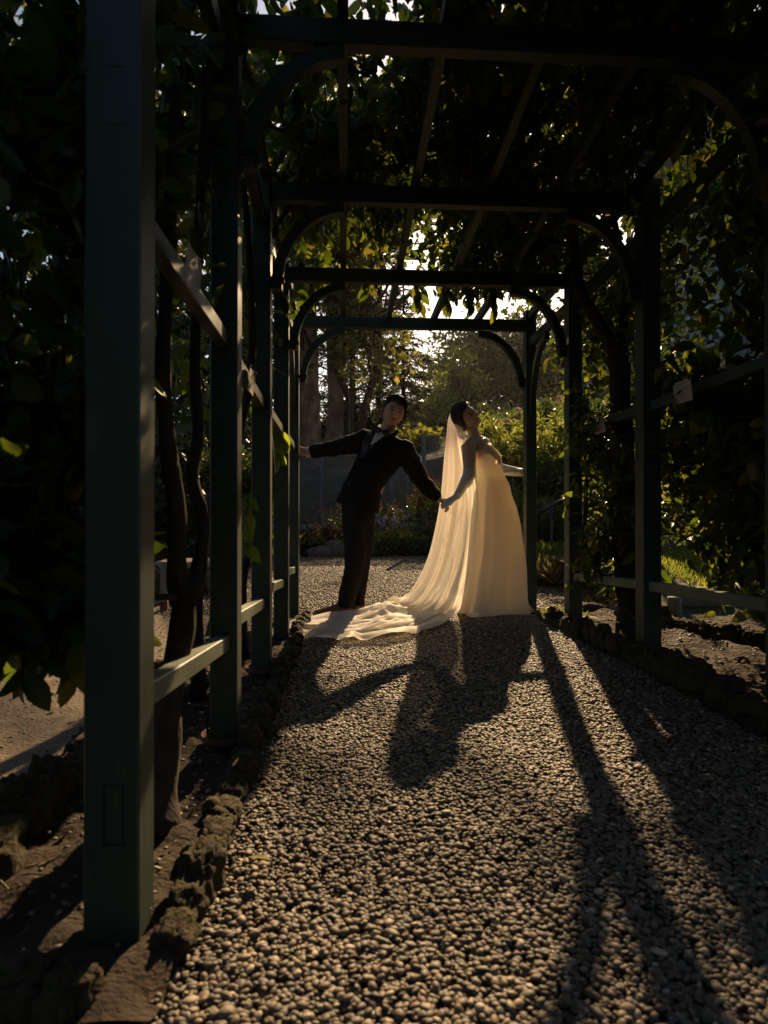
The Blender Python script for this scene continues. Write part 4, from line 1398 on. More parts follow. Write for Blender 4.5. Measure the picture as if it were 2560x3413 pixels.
bed = [('groundcover', 'green leafy clump at the left end of the flower bed', 1020, 12.55, .36, .42, 700, .09, 'lime', None),
       ('coleus', 'burgundy coleus left of the groom', 1085, 12.8, .34, .55, 600, .09, 'burgundy', None),
       ('coleus', 'dark red and green coleus behind the groom', 1170, 12.85, .34, .5, 600, .08, 'burgundy', (16, 'redpetal', .05, .95)),
       ('begonia', 'red begonias at the back of the bed left of the groom', 1120, 13.2, .42, .66, 600, .07, 'bedgreen', (24, 'redpetal', .046, .92)),
       ('groundcover', 'yellow green clump just left of the groom', 1125, 12.4, .26, .32, 500, .08, 'lime', None),
       ('coleus', 'lime coleus just right of the groom', 1255, 12.5, .34, .5, 800, .10, 'lime', None),
       ('groundcover', 'dark green nasturtiums low in the bed between the couple', 1315, 12.45, .36, .36, 900, .09, 'bedgreen', None),
       ('coleus', 'brightest lime coleus between the couple', 1350, 12.6, .36, .5, 800, .10, 'lime', None),
       ('groundcover', 'green clump under the edge of the veil', 1410, 12.45, .34, .42, 800, .09, 'bedgreen', None),
       ('begonia', 'red begonias behind the groom against the fence', 1260, 13.2, .42, .72, 600, .07, 'bedgreen', (24, 'redpetal', .046, .92)),
       ('begonia', 'red begonias between the couple against the fence', 1345, 13.2, .42, .70, 600, .07, 'bedgreen', (24, 'redpetal', .046, .92)),
       ('impatiens', 'pale violet impatiens in the middle of the bed', 1268, 12.85, .30, .62, 400, .07, 'bedgreen', (46, 'violetpetal', .046, .98)),
       ('impatiens', 'violet impatiens nearer the veil', 1325, 12.9, .26, .62, 400, .07, 'bedgreen', (26, 'violetpetal', .045, .98)),
       ('begonia', 'tall red and pink flowers on the wall pier beside the veil', 1450, 13.4, .40, 1.05, 800, .09, 'bedgreen', (60, 'redpetal', .06, .85)),
       ('groundcover', 'dark clump at the right end of the flower bed', 1480, 12.7, .4, .6, 800, .09, 'bedgreen', None),
       ('coleus', 'reddish clump at the far left end of the bed', 960, 12.7, .4, .45, 600, .09, 'burgundy', (14, 'redpetal', .05, .9))]
for nm, lab, px, y, r, h, n, lf, m, fl in bed:
    bed_plant(nm, lab, bx(px), y, r, h, n, lf, M[m], flowers=(fl[0], M[fl[1]], fl[2], fl[3]) if fl else None)
# upright flower spikes of the bed
for i, (px, lab) in enumerate(((985, 'slender spikes at the left end of the flower bed'), (1055, 'slender pale spikes left of the groom'), (1095, 'slender pale spikes above the burgundy coleus'), (1400, 'slender spikes near the veil'))):
    n = 14
    x0 = bx(px)
    e = empty('flower_spikes', (x0, 12.7, .1), lab, 'plant', 'spiky plants of the flower bed')
    lines, P = [], []
    for k in range(n):
        b = Vector((x0 + random.uniform(-.28, .28), 12.6 + random.uniform(-.1, .2), T0(x0, 12.6)))
        t = b + Vector((random.uniform(-.08, .08), 0, random.uniform(.55, .8)))
        lines.append(([b, b.lerp(t, .5), t], [.006, .005, .003]))
        u = rng.uniform(.55, 1, 26)
        P.append(np.array(b)[None] * (1 - u[:, None]) + np.array(t)[None] * u[:, None] + rng.normal(0, .007, (26, 3)))
    link('stems', tubes_mesh(lines, 5), M['bark'], e)
    P = np.concatenate(P)
    foliage('flowers', P, rand_dirs(len(P), -.6), rand_dirs(len(P), 0), np.full(len(P), .035), T_QUAD, M['drygrass'], e)
for i, (px, y, sx, sz, lab) in enumerate(((1062, 12.2, .26, .14, 'low reddish rock at the front of the bed left of the groom'), (1112, 12.25, .17, .22, 'upright grey rock of the bed beside the groom'), (1140, 12.3, .2, .18, 'grey rock of the bed behind the groom'),
                                          (925, 12.2, .3, .16, 'flat reddish rock at the far left of the bed'), (1465, 12.5, .2, .3, 'dark rock of the bed beside the veil'))):
    o = link('bed_rock', rock_mesh(60 + i, sx, .16, sz, .18, 3), M['flagstone'])
    o.location = (V3(px, 1800, y).x, y, sz * .5)
    o.rotation_euler = (0, random.uniform(-.3, .3), random.uniform(-.3, .3))
    tag(o, lab, 'rock')

# ------------------------------------------------------------------ pale arching shrubs right behind the last posts
def arching_shrub(label, x, y, r, h, n_st, m, leaf=.10, spikes=True):
    z0 = T0(x, y)
    e = empty('arching_shrub', (x, y, z0), label, 'shrub', 'pale arching shrubs right of the clearing')
    lines, P, D, SP = [], [], [], []
    for k in range(n_st):
        a = random.uniform(0, 6.28)
        L = r * random.uniform(.3, 1.0)
        hh = h * random.uniform(.55, 1.0)
        b = Vector((x + random.uniform(-.15, .15), y + random.uniform(-.15, .15), z0))
        t = b + Vector((math.cos(a) * L, math.sin(a) * L * .8, hh))
        md = b.lerp(t, .55) + Vector((0, 0, hh * .12))
        pts = bezier_like([b, md, t, t + Vector((math.cos(a) * .14, math.sin(a) * .14, -.06))], 12)
        lines.append((pts, [lerp(.010, .002, i / 12) for i in range(13)]))
        for q in pts[3:]:
            for _ in range(9):
                d_ = Vector((random.gauss(0, 1), random.gauss(0, 1), random.gauss(0.1, .6))).normalized()
                P.append(tuple(q + d_ * random.uniform(0, .05))); D.append(tuple(d_))
        if spikes and random.random() < .5:
            d_ = (pts[-1] - pts[-2]).normalized()
            for u in range(22):
                SP.append(tuple(pts[-1] + (d_ + Vector((0, 0, -.2))) * (u * .009)))
    link('stems', tubes_mesh(lines, 5), M['bark'], e)
    P, D = np.array(P), np.array(D)
    foliage('foliage', P, D, rand_dirs(len(P), -1), rng.uniform(leaf * .6, leaf * 1.25, len(P)), T_NARROW, m, e)
    if SP:
        SP = np.array(SP)
        foliage('flower_spikes', SP + rng.normal(0, .006, SP.shape), rand_dirs(len(SP)), rand_dirs(len(SP)), np.full(len(SP), .028), T_QUAD, M['drygrass'], e)
    return e


arching_shrub('tall pale green arching shrub between the last two right posts', 3.35, 10.6, 1.05, 2.45, 95, M['light_leaf'], .12)
arching_shrub('arching shrub with seed spikes behind the bride\'s outstretched arm', 3.0, 11.0, .65, 2.15, 75, M['light_leaf'], .12)
arching_shrub('low arching shrub with drooping brown spikes right of the last right post', 3.4, 9.6, .95, 1.2, 60, M['light_leaf'], .11)
arching_shrub('dark lower shrub at the foot of the pale shrub beside the bride', 2.55, 10.6, .7, 1.0, 70, M['bedgreen'], .11)
arching_shrub('leafy shrub behind the second right post', 4.2, 10.2, 1.0, 2.2, 75, M['bedgreen'], .12)


def grass_clump(label, x0, x1, y0, y1, zf, n, h, m, cat='grass', name='ornamental_grass', lean=.5):
    e = empty(name, ((x0 + x1) / 2, y0, 0), label, cat)
    x, y = rng.uniform(x0, x1, n), rng.uniform(y0, y1, n)
    p = np.stack([x, y, zf(x, y)], 1)
    d = rng.normal(0, lean, (n, 3)); d[:, 2] = 1
    foliage('blades', p, d, rand_dirs(n, 0, bias=(0, -1, .3)), rng.uniform(h * .6, h * 1.2, n), T_THIN, m, e)
    return e


grass_clump('shaggy green grass on the bank right of the last right post', 1.95, 3.2, 6.9, 7.6, lambda x, y: .02 + .30 * sstep(6.8, 7.5, y), 5000, .17, M['grass'], lean=.55)
grass_clump('dry brown grass overhanging the gravel edge right of the last right post', 2.2, 3.0, 6.6, 7.0, lambda x, y: .05 + .12 * sstep(6.5, 7, y), 2600, .2, M['drygrass'], lean=.8)
grass_clump('bright sunlit lawn grass seen through the right-hand leaves', 3.0, 7.5, 3.6, 8.8, lambda x, y: .03 + .28 * sstep(3.2, 7, y), 24000, .075, M['grass'], cat='grass', name='lawn_grass', lean=.4)
grass_clump('small green weeds at the corner stones of the right bed', 1.45, 1.7, 4.3, 4.7, lambda x, y: .05 + 0 * x, 60, .09, M['grass'], name='weeds', lean=.9)
for nm in ('lawn_grass',):
    pass

# black handrail among the shrubs
hr = empty('handrail', V3(1800, 1700, 9.5), 'black metal handrail slanting through the pale shrub', 'handrail')
V, F = tube_geo([V3(1795, 1706, 7.4), V3(1890, 1660, 7.4), V3(1985, 1640, 7.5), V3(2080, 1600, 7.5)], .02, 10)
link('rail', pymesh('rail', V, F), M['blackmetal'], hr, True)
for px, py in ((1840, 1688), (2040, 1618)):
    q = V3(px, py, 7.42)
    V, F = tube_geo([(q.x, q.y + .03, .1), (q.x, q.y + .03, q.z)], .016, 8)
    link('upright', pymesh('upright', V, F), M['blackmetal'], hr, True)

# blue-green sword leaf plant
ag = empty('agave', V3(1945, 1500, 9.0), 'tall pale blue green sword-shaped leaf behind the second right post', 'plant')
for k, (dx, top, wv) in enumerate(((0, 1200, .11), (.22, 1330, .08), (.30, 1420, .07))):
    Vv, Ff = [], []
    b = V3(1985, 1560, 9.0) + Vector((dx * .3, 0, -.6))
    t = V3(1922 + dx * 260, top, 9.0)
    nn = 14
    for i in range(nn + 1):
        u = i / nn
        c = b.lerp(t, u) + Vector((.10 * math.sin(u * 3.14), -.12 * u, 0))
        wd = wv * (1 - u) ** .6 * (.6 + .8 * min(1, u * 3)) * .9 + .002
        Vv += [c + Vector((-wd, .05, 0)), c + Vector((0, -.02, 0)), c + Vector((wd, .05, 0)), c + Vector((0, .035, 0))]
        if i:
            o_ = 4 * (i - 1)
            for q in range(4): Ff.append((o_ + q, o_ + (q + 1) % 4, o_ + 4 + (q + 1) % 4, o_ + 4 + q))
    link('blade', pymesh('blade', Vv, Ff), M['agave'], ag, True)

# plane tree trunk on the right
b = V3(2040, 1600, 11.0); b.z = .5
e = empty('plane_tree', b, 'pale mottled trunk behind the thick citrus trunk on the right', 'tree', 'plane trees with mottled bark')
V, F = tube_geo(bezier_like([b - Vector((0, 0, .5)), V3(2040, 1400, 11), V3(2010, 1150, 11), V3(1975, 1000, 11.1), V3(1950, 700, 11.3), V3(1990, 300, 11.5)], 20), [lerp(.24, .14, i / 20) for i in range(21)], 18, wob=.2)
link('trunk', pymesh('trunk', V, F), M['plane_bark'], e, True)
pos, cc = crown_cloud(2600, (4.9, 11.2, 9.0), (2.4, 2.0, 1.6), 40, .2, .25)
foliage('crown', pos, rand_dirs(2600, .4), rand_dirs(2600, -.6), rng.uniform(.12, .22, 2600), T_STAR, M['plane_leaf'], e)
tag(link('branches', tubes_mesh([(wander(V3(1990, 300, 11.5), c, 6, .15), [lerp(.07, .012, i / 6) for i in range(7)]) for c in cc[:9]], 6), M['bark'], e, True), kind='stuff')

# stakes
for px, pyb, pyt, wd, y, m, lab in ((2009, 1992, 1790, .062, 6.3, 'conc', 'round grey concrete post behind the right rail'), (2248, 2092, 1990, .05, 4.9, 'greypost', 'short reddish grey stake behind the second right post'),
                                    (2052, 2038, 1900, .05, 6.0, 'greypost', 'weathered stake hidden beside the thick trunk')):
    q = atZ(px, pyb, 0.0)
    zt = atY(px, pyt, q.y).z
    V, F = lathe([(.001, -.05), (wd, -.05), (wd * .98, zt - .01), (wd * .9, zt), (.001, zt)], 16)
    o = link('stake', pymesh('stake', V, F), M[m], smooth=True)
    o.location = (q.x, q.y, 0)
    tag(o, lab, 'stake')
for px, pyb, pyt, lab in ((545, 2036, 1872, 'square grey stake with a rusty foot behind the forked trunk'), (490, 2030, 1850, 'grey stake half hidden behind the nearest left post')):
    q = atZ(px, pyb, 0)
    zt = atY(px, pyt, q.y).z
    e = empty('stake', q, lab, 'stake', 'grey stakes by the thatched wall')
    part('shaft', box_bm(q.x - .029, q.x + .029, q.y, q.y + .05, .07, zt, .004), M['greypost'], e)
    part('rusty_foot', box_bm(q.x - .031, q.x + .031, q.y - .002, q.y + .052, -.03, .069, .004), M['terracotta'], e)

# ------------------------------------------------------------------ left background: low thatch-faced wall, dark hedges
lw = empty('low_wall', (-2.4, 6.5, 0), 'low wall with a pale cap and dry grass hanging over its face left of the clearing', 'wall')
part('wall_body', box_bm(-5.2, -1.25, 6.45, 6.95, 0, .26, .03), M['dirt'], lw)
for k in range(6):
    x = -5.1 + k * .66
    me = rock_mesh(80 + k, .36, .28, .055, .15, 3)
    o = link('cap_stone', me, M['boulder'], lw, True)
    o.location = (x + .2, 6.66, .30)
n = 9000
x = rng.uniform(-5.2, -1.25, n)
p = np.stack([x, 6.42 + rng.normal(0, .02, n), rng.uniform(.02, .27, n)], 1)
d = rng.normal(0, .35, (n, 3)); d[:, 2] -= 1.3; d[:, 1] -= .35
foliage('hanging_grass', p, d, rand_dirs(n, 0, bias=(0, -2, 0)), rng.uniform(.08, .17, n), T_THIN, M['drygrass'], lw)
for i, (x, y, rx, h, lab) in enumerate(((-2.2, 9.2, 1.3, 2.0, 'dark glossy hedge shrub left of the clearing, nearest the fence'), (-4.0, 8.8, 1.5, 2.6, 'dark glossy hedge shrub in the middle of the left hedge'),
                                        (-6.0, 8.0, 1.7, 3.0, 'dark glossy hedge shrub at the far left'), (-3.2, 11.5, 1.6, 3.0, 'dark shrub at the left end of the fence'))):
    bg_tree('hedge_shrub', lab, (x, y, 0), h, ((x, y, h * .52), (rx, .9, h * .5)), 6500, .11, M['hedge_leaf'], trunk_r=.06, clumps=70, group='dark hedge left of the clearing', cat='shrub', shell=.3, clump_r=.2)
for x, y, rx, h, lab in ((5.6, 9.4, 1.1, 2.6, 'dark shrub in front of the beige building, nearer the lawn'), (7.4, 9.2, 1.3, 2.8, 'dark shrub in front of the beige building, at the right edge')):
    bg_tree('hedge_shrub', lab, (x, y, 0), h, ((x, y, h * .5), (rx, .8, h * .5)), 4500, .11, M['hedge_leaf'], trunk_r=.06, clumps=60, group='dark shrubs before the building', cat='shrub', shell=.2, clump_r=.2)
# tall dark evergreens further left that close the view between the left posts
for i, (x, y, rx, h, lab) in enumerate(((-6.5, 18, 3.0, 9, 'broad dark evergreen far left beyond the hedge'), (-11, 16, 3.4, 11, 'broad dark evergreen at the left edge of the garden'), (-4.2, 21, 2.4, 8.5, 'dark evergreen left of the mottled trunks'))):
    bg_tree('evergreen_tree', lab, (x, y, T0(x, y)), h, ((x, y, h * .55), (rx, rx * .8, h * .45)), 7000, .28, M['hedge_leaf'], trunk_r=.25, clumps=80, group='dark evergreens left of the garden', shell=.3, clump_r=.2)

for x, y, rx, h, lab in ((-5.6, -6.5, 3.0, 5.5, 'tree mirrored at the left of the building\'s window panes'), (1.2, -8.0, 3.2, 6.0, 'tall tree mirrored in the middle of the building\'s window panes'), (7.0, -5.0, 3.4, 8.5, 'tree mirrored at the right of the building\'s window panes')):  # trees added out of view to cut the sky light on the post fronts
    bg_tree('unseen_shade_tree', lab, (x, y, 0), h, ((x, y, h * .52), (rx, 2.0, h * .48)), 9000, .34, M['hedge_leaf'], trunk_r=.25, clumps=90, group='unseen trees added behind the camera to dim the sky light', shell=.1, clump_r=.2)

# ------------------------------------------------------------------ building on the right
bl = empty('garden_building', (6.6, 10.6, 0), 'beige rendered building with a grey framed window bay seen through the right-hand leaves', 'building')
part('wall', box_bm(6.02, 13, 11.8, 12.4, .0, 9.5, .01), M['stucco'], bl)
part('bay_side', box_bm(6.50, 6.98, 10.4, 11.79, 3.1, 5.45, .01), M['greymetal'], bl)
part('bay_cap', box_bm(6.46, 7.02, 10.34, 11.79, 5.451, 5.53, .01), M['palegrey'], bl)
part('lower_panel', box_bm(6.54, 6.94, 10.37, 10.398, 3.2, 3.95, .005), M['greymetal'], bl)
part('upper_panel', box_bm(6.54, 6.94, 10.37, 10.398, 4.02, 5.38, .005), M['greymetal'], bl)
wz0, wz1 = 2.9, 5.35
for k, (xa, xb) in enumerate(((6.14, 6.26), (6.27, 6.38), (6.39, 6.49))):
    ya = 11.70 - .42 * k
    yb = ya - .40
    f = bmesh.new()
    # the bay turns towards the camera: each window is a short angled frame
    for (z0, z1) in ((wz0, wz0 + .07), (3.75, 3.81), (wz1 - .07, wz1)):
        bm_ = bar_mesh((xa, ya, (z0 + z1) / 2), (xb, yb, (z0 + z1) / 2), .07, z1 - z0, .003)
        f.from_mesh(bm_)
    for (x_, y_) in ((xa, ya), (xb, yb)):
        bmm = box_bm(x_ - .03, x_ + .03, y_ - .03, y_ + .03, wz0, wz1, .003)
        me_ = bmmesh('t', bmm)
        f.from_mesh(me_)
    w_ = part('window', bmmesh('window', f), M['palegrey'], bl)
    for (z0, z1) in ((wz0 + .072, 3.748), (3.812, wz1 - .072)):
        dx, dy = (xb - xa), (yb - ya)
        g = bar_mesh((xa + dx * .09, ya + dy * .09, (z0 + z1) / 2), (xa + dx * .91, ya + dy * .91, (z0 + z1) / 2), .012, z1 - z0, 0)
        part('pane', g, M['glass'], w_)

# ================================================================== THE COUPLE
dg = None


def fuse(name, parts, voxel, smooth=4, m=None, parent=None, factor=.5):
    """join closed shapes into one continuous skin"""
    V, F = [], []
    for v, f in parts:
        o_ = len(V)
        V += [tuple(q) for q in v]
        F += [tuple(i + o_ for i in ff) for ff in f]
    me = pymesh(name, V, F)
    o = bpy.data.objects.new('tmp', me)
    COL.objects.link(o)
    r = o.modifiers.new('r', 'REMESH'); r.mode = 'VOXEL'; r.voxel_size = voxel
    if smooth:
        s = o.modifiers.new('s', 'SMOOTH'); s.iterations = smooth; s.factor = factor
    d = bpy.context.evaluated_depsgraph_get()
    me2 = bpy.data.meshes.new_from_object(o.evaluated_get(d))
    bpy.data.objects.remove(o)
    me2.name = name
    return me2


def loft(rings, n=40, cap=True):
    """rings: (center Vector, lateral half width, depth half width, tilt, power)"""
    V, F = [], []
    for (c, hw, hd, t, *pw) in rings:
        p = pw[0] if pw else 1.0
        lat = Vector((math.cos(t), 0, -math.sin(t)))
        for k in range(n):
            a = 2 * math.pi * k / n
            ca, sa = math.cos(a), math.sin(a)
            V.append(c + lat * (hw * math.copysign(abs(ca) ** p, ca)) + Vector((0, hd * math.copysign(abs(sa) ** p, sa), 0)))
    m_ = len(rings)
    for i in range(m_ - 1):
        for k in range(n):
            k2 = (k + 1) % n
            F.append((i * n + k, i * n + k2, (i + 1) * n + k2, (i + 1) * n + k))
    if cap:
        F.append(tuple(reversed(range(n))))
        F.append(tuple((m_ - 1) * n + k for k in range(n)))
    return V, F


def limb(pts, rad, n=16, res=14):
    P = bezier_like(pts, res)
    R_ = [np.interp(i / res * (len(rad) - 1), range(len(rad)), rad) for i in range(res + 1)]
    # rounded ends
    d0 = (P[0] - P[1]).normalized(); d1 = (P[-1] - P[-2]).normalized()
    P = [P[0] + d0 * R_[0] * .75] + P + [P[-1] + d1 * R_[-1] * .75]
    R_ = [R_[0] * .5] + R_ + [R_[-1] * .5]
    return tube_geo(P, R_, n)


def ellip(c, r, rot=None, seg=24):
    V, F = [], []
    rows = seg // 2
    for j in range(1, rows):
        th = math.pi * j / rows
        for k in range(seg):
            ph = 2 * math.pi * k / seg
            v = Vector((r[0] * math.sin(th) * math.cos(ph), r[1] * math.sin(th) * math.sin(ph), r[2] * math.cos(th)))
            V.append(Vector(c) + (rot @ v if rot else v))
    for j in range(rows - 2):
        for k in range(seg):
            k2 = (k + 1) % seg
            F.append((j * seg + k, (j + 1) * seg + k, (j + 1) * seg + k2, j * seg + k2))
    F.append(tuple(range(seg)))
    F.append(tuple((rows - 2) * seg + k for k in reversed(range(seg))))
    return V, F


def g(x, c, s): return math.exp(-((x - c) / s) ** 2)


def head_point(u, fem):
    """u: unit direction (x lateral, -y forward, z up) -> surface point of a head, metres"""
    x, y, z = u
    rx, ry, rz = (.079, .096, .116) if not fem else (.070, .090, .112)
    p = Vector((x * rx, y * ry, z * rz))
    if p.z < 0:                                        # jaw narrows, chin comes forward
        t = min(1, -p.z / rz)
        p.x *= 1 - (.20 if not fem else .30) * t ** 1.6
        p.y = p.y * (1 - .10 * t) if p.y < 0 else p.y * (1 - .30 * t)
        if p.y < 0: p.y -= .006 * t
    front = max(0.0, -u.y)
    if front > 0:
        d = 0
        X, Z = p.x, p.z
        d += .006 * g(Z, .026, .014) * g(X, 0, .05)                      # brow
        d -= .010 * (g(X, .032, .016) + g(X, -.032, .016)) * g(Z, .006, .014)   # sockets
        d += .007 * (g(X, .032, .011) + g(X, -.032, .011)) * g(Z, .003, .008)   # lids
        d += (.010 + .012 * np.clip((.02 - Z) / .055, 0, 1)) * g(X, 0, .010) * (1 if -.036 < Z < .02 else math.exp(-((Z + .036) / .008) ** 2) if Z <= -.036 else math.exp(-((Z - .02) / .02) ** 2))
        d += .008 * (g(X, .012, .007) + g(X, -.012, .007)) * g(Z, -.033, .008)  # nostrils
        d += .005 * g(X, 0, .018) * (g(Z, -.058, .006) + 1.1 * g(Z, -.070, .006))  # lips
        d -= .003 * g(X, 0, .022) * g(Z, -.064, .0025)
        d += .007 * g(X, 0, .020) * g(Z, -.095, .014)                    # chin
        d += .005 * (g(X, .042, .018) + g(X, -.042, .018)) * g(Z, -.024, .020)  # cheeks
        p.y -= d * front ** .6
    return p


def head_geo(Mx, fem=False, nu=72, nv=54):
    V, F = [], []
    for j in range(1, nv):
        th = math.pi * j / nv
        for k in range(nu):
            ph = 2 * math.pi * k / nu
            u = Vector((math.sin(th) * math.cos(ph), math.sin(th) * math.sin(ph), math.cos(th)))
            V.append(Mx @ head_point(u, fem))
    for j in range(nv - 2):
        for k in range(nu):
            k2 = (k + 1) % nu
            F.append((j * nu + k, (j + 1) * nu + k, (j + 1) * nu + k2, j * nu + k2))
    F.append(tuple(range(nu)))
    F.append(tuple((nv - 2) * nu + k for k in reversed(range(nu))))
    return V, F


def head_patch(Mx, fem, pts2, off=.0015, name='patch', m=None, parent=None, thick=.002):
    """thin raised patch on the face: rows of (x,z) pairs left/right edges in head metres"""
    V, F = [], []
    nc = 6
    rows = []
    for (xa, za, xb, zb) in pts2:
        row = []
        for c in range(nc + 1):
            X, Z = lerp(xa, xb, c / nc), lerp(za, zb, c / nc)
            # find direction whose surface point projects to X,Z (few fixed-point steps)
            u = Vector((X / .074, -.8, Z / .115)).normalized()
            for _ in range(6):
                p = head_point(u, fem)
                u = Vector((u.x + (X - p.x) / .09, u.y, u.z + (Z - p.z) / .12)).normalized()
            p = head_point(u, fem)
            row.append(len(V)); V.append(Mx @ (p + Vector((0, -off, 0))))
        rows.append(row)
    nb = len(V)
    V += [v - (Mx.to_3x3() @ Vector((0, -1, 0))).normalized() * thick for v in V]
    for a, b in zip(rows[:-1], rows[1:]):
        for c in range(nc):
            F.append((a[c], a[c + 1], b[c + 1], b[c]))
            F.append((a[c] + nb, b[c] + nb, b[c + 1] + nb, a[c + 1] + nb))
    return link(name, pymesh(name, V, F), m, parent, True)


def hair_geo(Mx, fem, thick, hairline, nu=80, nv=60, seed=0):
    """shell over the skull: proud of the skin where hair grows, sunk below it elsewhere"""
    V, F = [], []
    for j in range(0, nv + 1):
        th = math.pi * max(.02, min(nv - .02, j)) / nv
        for k in range(nu):
            ph = 2 * math.pi * k / nu
            u = Vector((math.sin(th) * math.cos(ph), math.sin(th) * math.sin(ph), math.cos(th)))
            p = head_point(u, fem)
            h = hairline(u)                       # >0 inside hair
            t = float(sstep(-.06, .10, h))
            nz = noise.noise(u * 5 + Vector((seed, 0, 0))) * .004 + noise.noise(u * 14 + Vector((0, seed, 0))) * .0012
            d = lerp(-.008, thick(u) + nz, t)
            V.append(Mx @ (p + u * d))
    for j in range(nv):
        for k in range(nu):
            k2 = (k + 1) % nu
            F.append((j * nu + k, (j + 1) * nu + k, (j + 1) * nu + k2, j * nu + k2))
    return V, F


def strands(Mx, fem, n, region, L, w_=.0012, lay=None, off=.012):
    V, F = [], []
    c = 0
    while c < n:
        u = Vector(tuple(rng.normal(0, 1, 3))).normalized()
        if not region(u): continue
        c += 1
        p = head_point(u, fem) + u * off
        d = (u + Vector(tuple(rng.normal(0, .5, 3))) + (lay(u) if lay else Vector())).normalized()
        s = d.cross(u)
        if s.length < .05: s = d.cross(Vector((1, 0, 0)))
        s = s.normalized() * w_
        l_ = L * random.uniform(.5, 1.2)
        q = [p - d * .006 - s, p - d * .006 + s, p + d * l_ * .6 + s * .7 - u * .001, p + d * l_ - u * l_ * .25]
        b = len(V)
        V += [Mx @ x for x in q]
        F += [(b, b + 1, b + 2), (b, b + 2, b + 3)]
    return V, F


def ribbons(Mx, fem, n, region, flow, off, steps=4, step=.09, lift=.003, w_=.0014):
    """fine locks that lie along the scalp"""
    V, F = [], []
    c = 0
    while c < n:
        u = Vector(tuple(rng.normal(0, 1, 3))).normalized()
        if not region(u): continue
        c += 1
        b = len(V)
        o_ = off(u) * random.uniform(.75, 1.1)
        lf = lift * random.uniform(0, 1.6)
        jit = Vector(tuple(rng.normal(0, .22, 3)))
        for k in range(steps + 1):
            p = head_point(u, fem) + u * (o_ + lf * k / steps)
            f = flow(u) + jit
            f = f - u * f.dot(u)
            if f.length < 1e-4: f = Vector((1, 0, 0))
            f.normalize()
            s_ = f.cross(u).normalized() * (w_ * (1 - .8 * k / steps))
            V += [Mx @ (p - s_), Mx @ (p + s_ + u * .0006)]
            u = (u + f * step * random.uniform(.8, 1.2)).normalized()
        for k in range(steps):
            F.append((b + 2 * k, b + 2 * k + 1, b + 2 * k + 3, b + 2 * k + 2))
    return V, F


def ear_geo(Mx, side, fem):
    V, F = [], []
    n, r_ = 18, 8
    for i in range(n):
        a = 2 * math.pi * i / n
        for k in range(r_):
            b = 2 * math.pi * k / r_
            rr = 1 + .10 * math.sin(a)
            cx_, cz_ = .017 * math.cos(a) * rr, .031 * math.sin(a) * rr
            nx_, nz_ = math.cos(a), math.sin(a)
            p = Vector((side * (.009 + .35 * (cx_ + .017) + .0045 * math.sin(b)), cx_ + .0055 * math.cos(b) * nx_, cz_ + .0055 * math.cos(b) * nz_))
            V.append(p)
    for i in range(n):
        for k in range(r_):
            F.append((i * r_ + k, ((i + 1) % n) * r_ + k, ((i + 1) % n) * r_ + (k + 1) % r_, i * r_ + (k + 1) % r_))
    # inner membrane
    c0 = len(V)
    V.append(Vector((side * .008, 0, 0)))
    for i in range(n):
        F.append((c0, i * r_ + 4, ((i + 1) % n) * r_ + 4))
    base = Vector((side * (.068 if not fem else .064), .012, -.006))
    return [Mx @ (base + v) for v in V], F


def frame(f, roll_up):
    f = f.normalized()
    up = (roll_up - f * roll_up.dot(f)).normalized()
    x = f.cross(up)         # lateral: image right when facing the camera means local +x
    return x, up


def head_matrix(center, f, up, scale=1.0):
    """local -y is forward, z up, x = lateral"""
    f = f.normalized()
    up = (up - f * up.dot(f)).normalized()
    yv = -f
    xv = yv.cross(up)
    R3 = Matrix((xv, yv, up)).transposed()
    return Matrix.Translation(center) @ R3.to_4x4() @ Matrix.Scale(scale, 4)


def hand(wrist, palm_dir, palm_nrm, L, curls, thumb_side=1, spread=.0, thumb_dir=None, r=.0085, curl_axis_sign=1):
    """palm + five fingers as closed tubes. palm_nrm points out of the palm; curls per finger in radians per joint"""
    d = palm_dir.normalized()
    nrm = (palm_nrm - d * palm_nrm.dot(d)).normalized()
    s = d.cross(nrm) * thumb_side
    parts = []
    pl = L * .50
    for k in range(4):
        o_ = (k - 1.5) * .0185 * L / .18
        kn = wrist + d * pl + s * (-o_) * 1.0
        parts.append(limb([wrist + s * (-o_ * .55), wrist.lerp(kn, .5) + s * (-o_ * .1), kn], [r * 1.7, r * 1.65, r * 1.3], 10, 6))
        fl = L * (.40, .46, .43, .34)[k]
        p = kn
        dirn = d - s * (spread * (k - 1.5))
        dirn.normalize()
        pts = [p]
        ang = 0
        for jn, fr in enumerate((.45, .32, .23)):
            ang += curls[k] * (1.0, 1.1, .8)[jn]
            dd = dirn * math.cos(ang) + nrm * math.sin(ang)
            p = p + dd * fl * fr
            pts.append(p)
        parts.append(limb(pts, [r * 1.05, r * .98, r * .9, r * .75], 10, 9))
    td = (thumb_dir or (d * .75 + s * .75 + nrm * .35)).normalized()
    t0 = wrist + d * L * .12 + s * .022
    t1 = t0 + td * L * .20
    t2 = t1 + (td * .8 + d * .4 + nrm * .25).normalized() * L * .17
    t3 = t2 + (td * .5 + d * .6 + nrm * .35).normalized() * L * .13
    parts.append(limb([t0, t1, t2, t3], [r * 1.7, r * 1.4, r * 1.1, r * .85], 10, 8))
    return parts


YM = 5.10            # the groom's plane


def PM(px, py, dy=0.0): return V3(px, py, YM + dy)


man = empty('person', PM(1190, 2048) * 1.0, 'man in a black dinner suit and bow tie leaning right while holding the post', 'person')
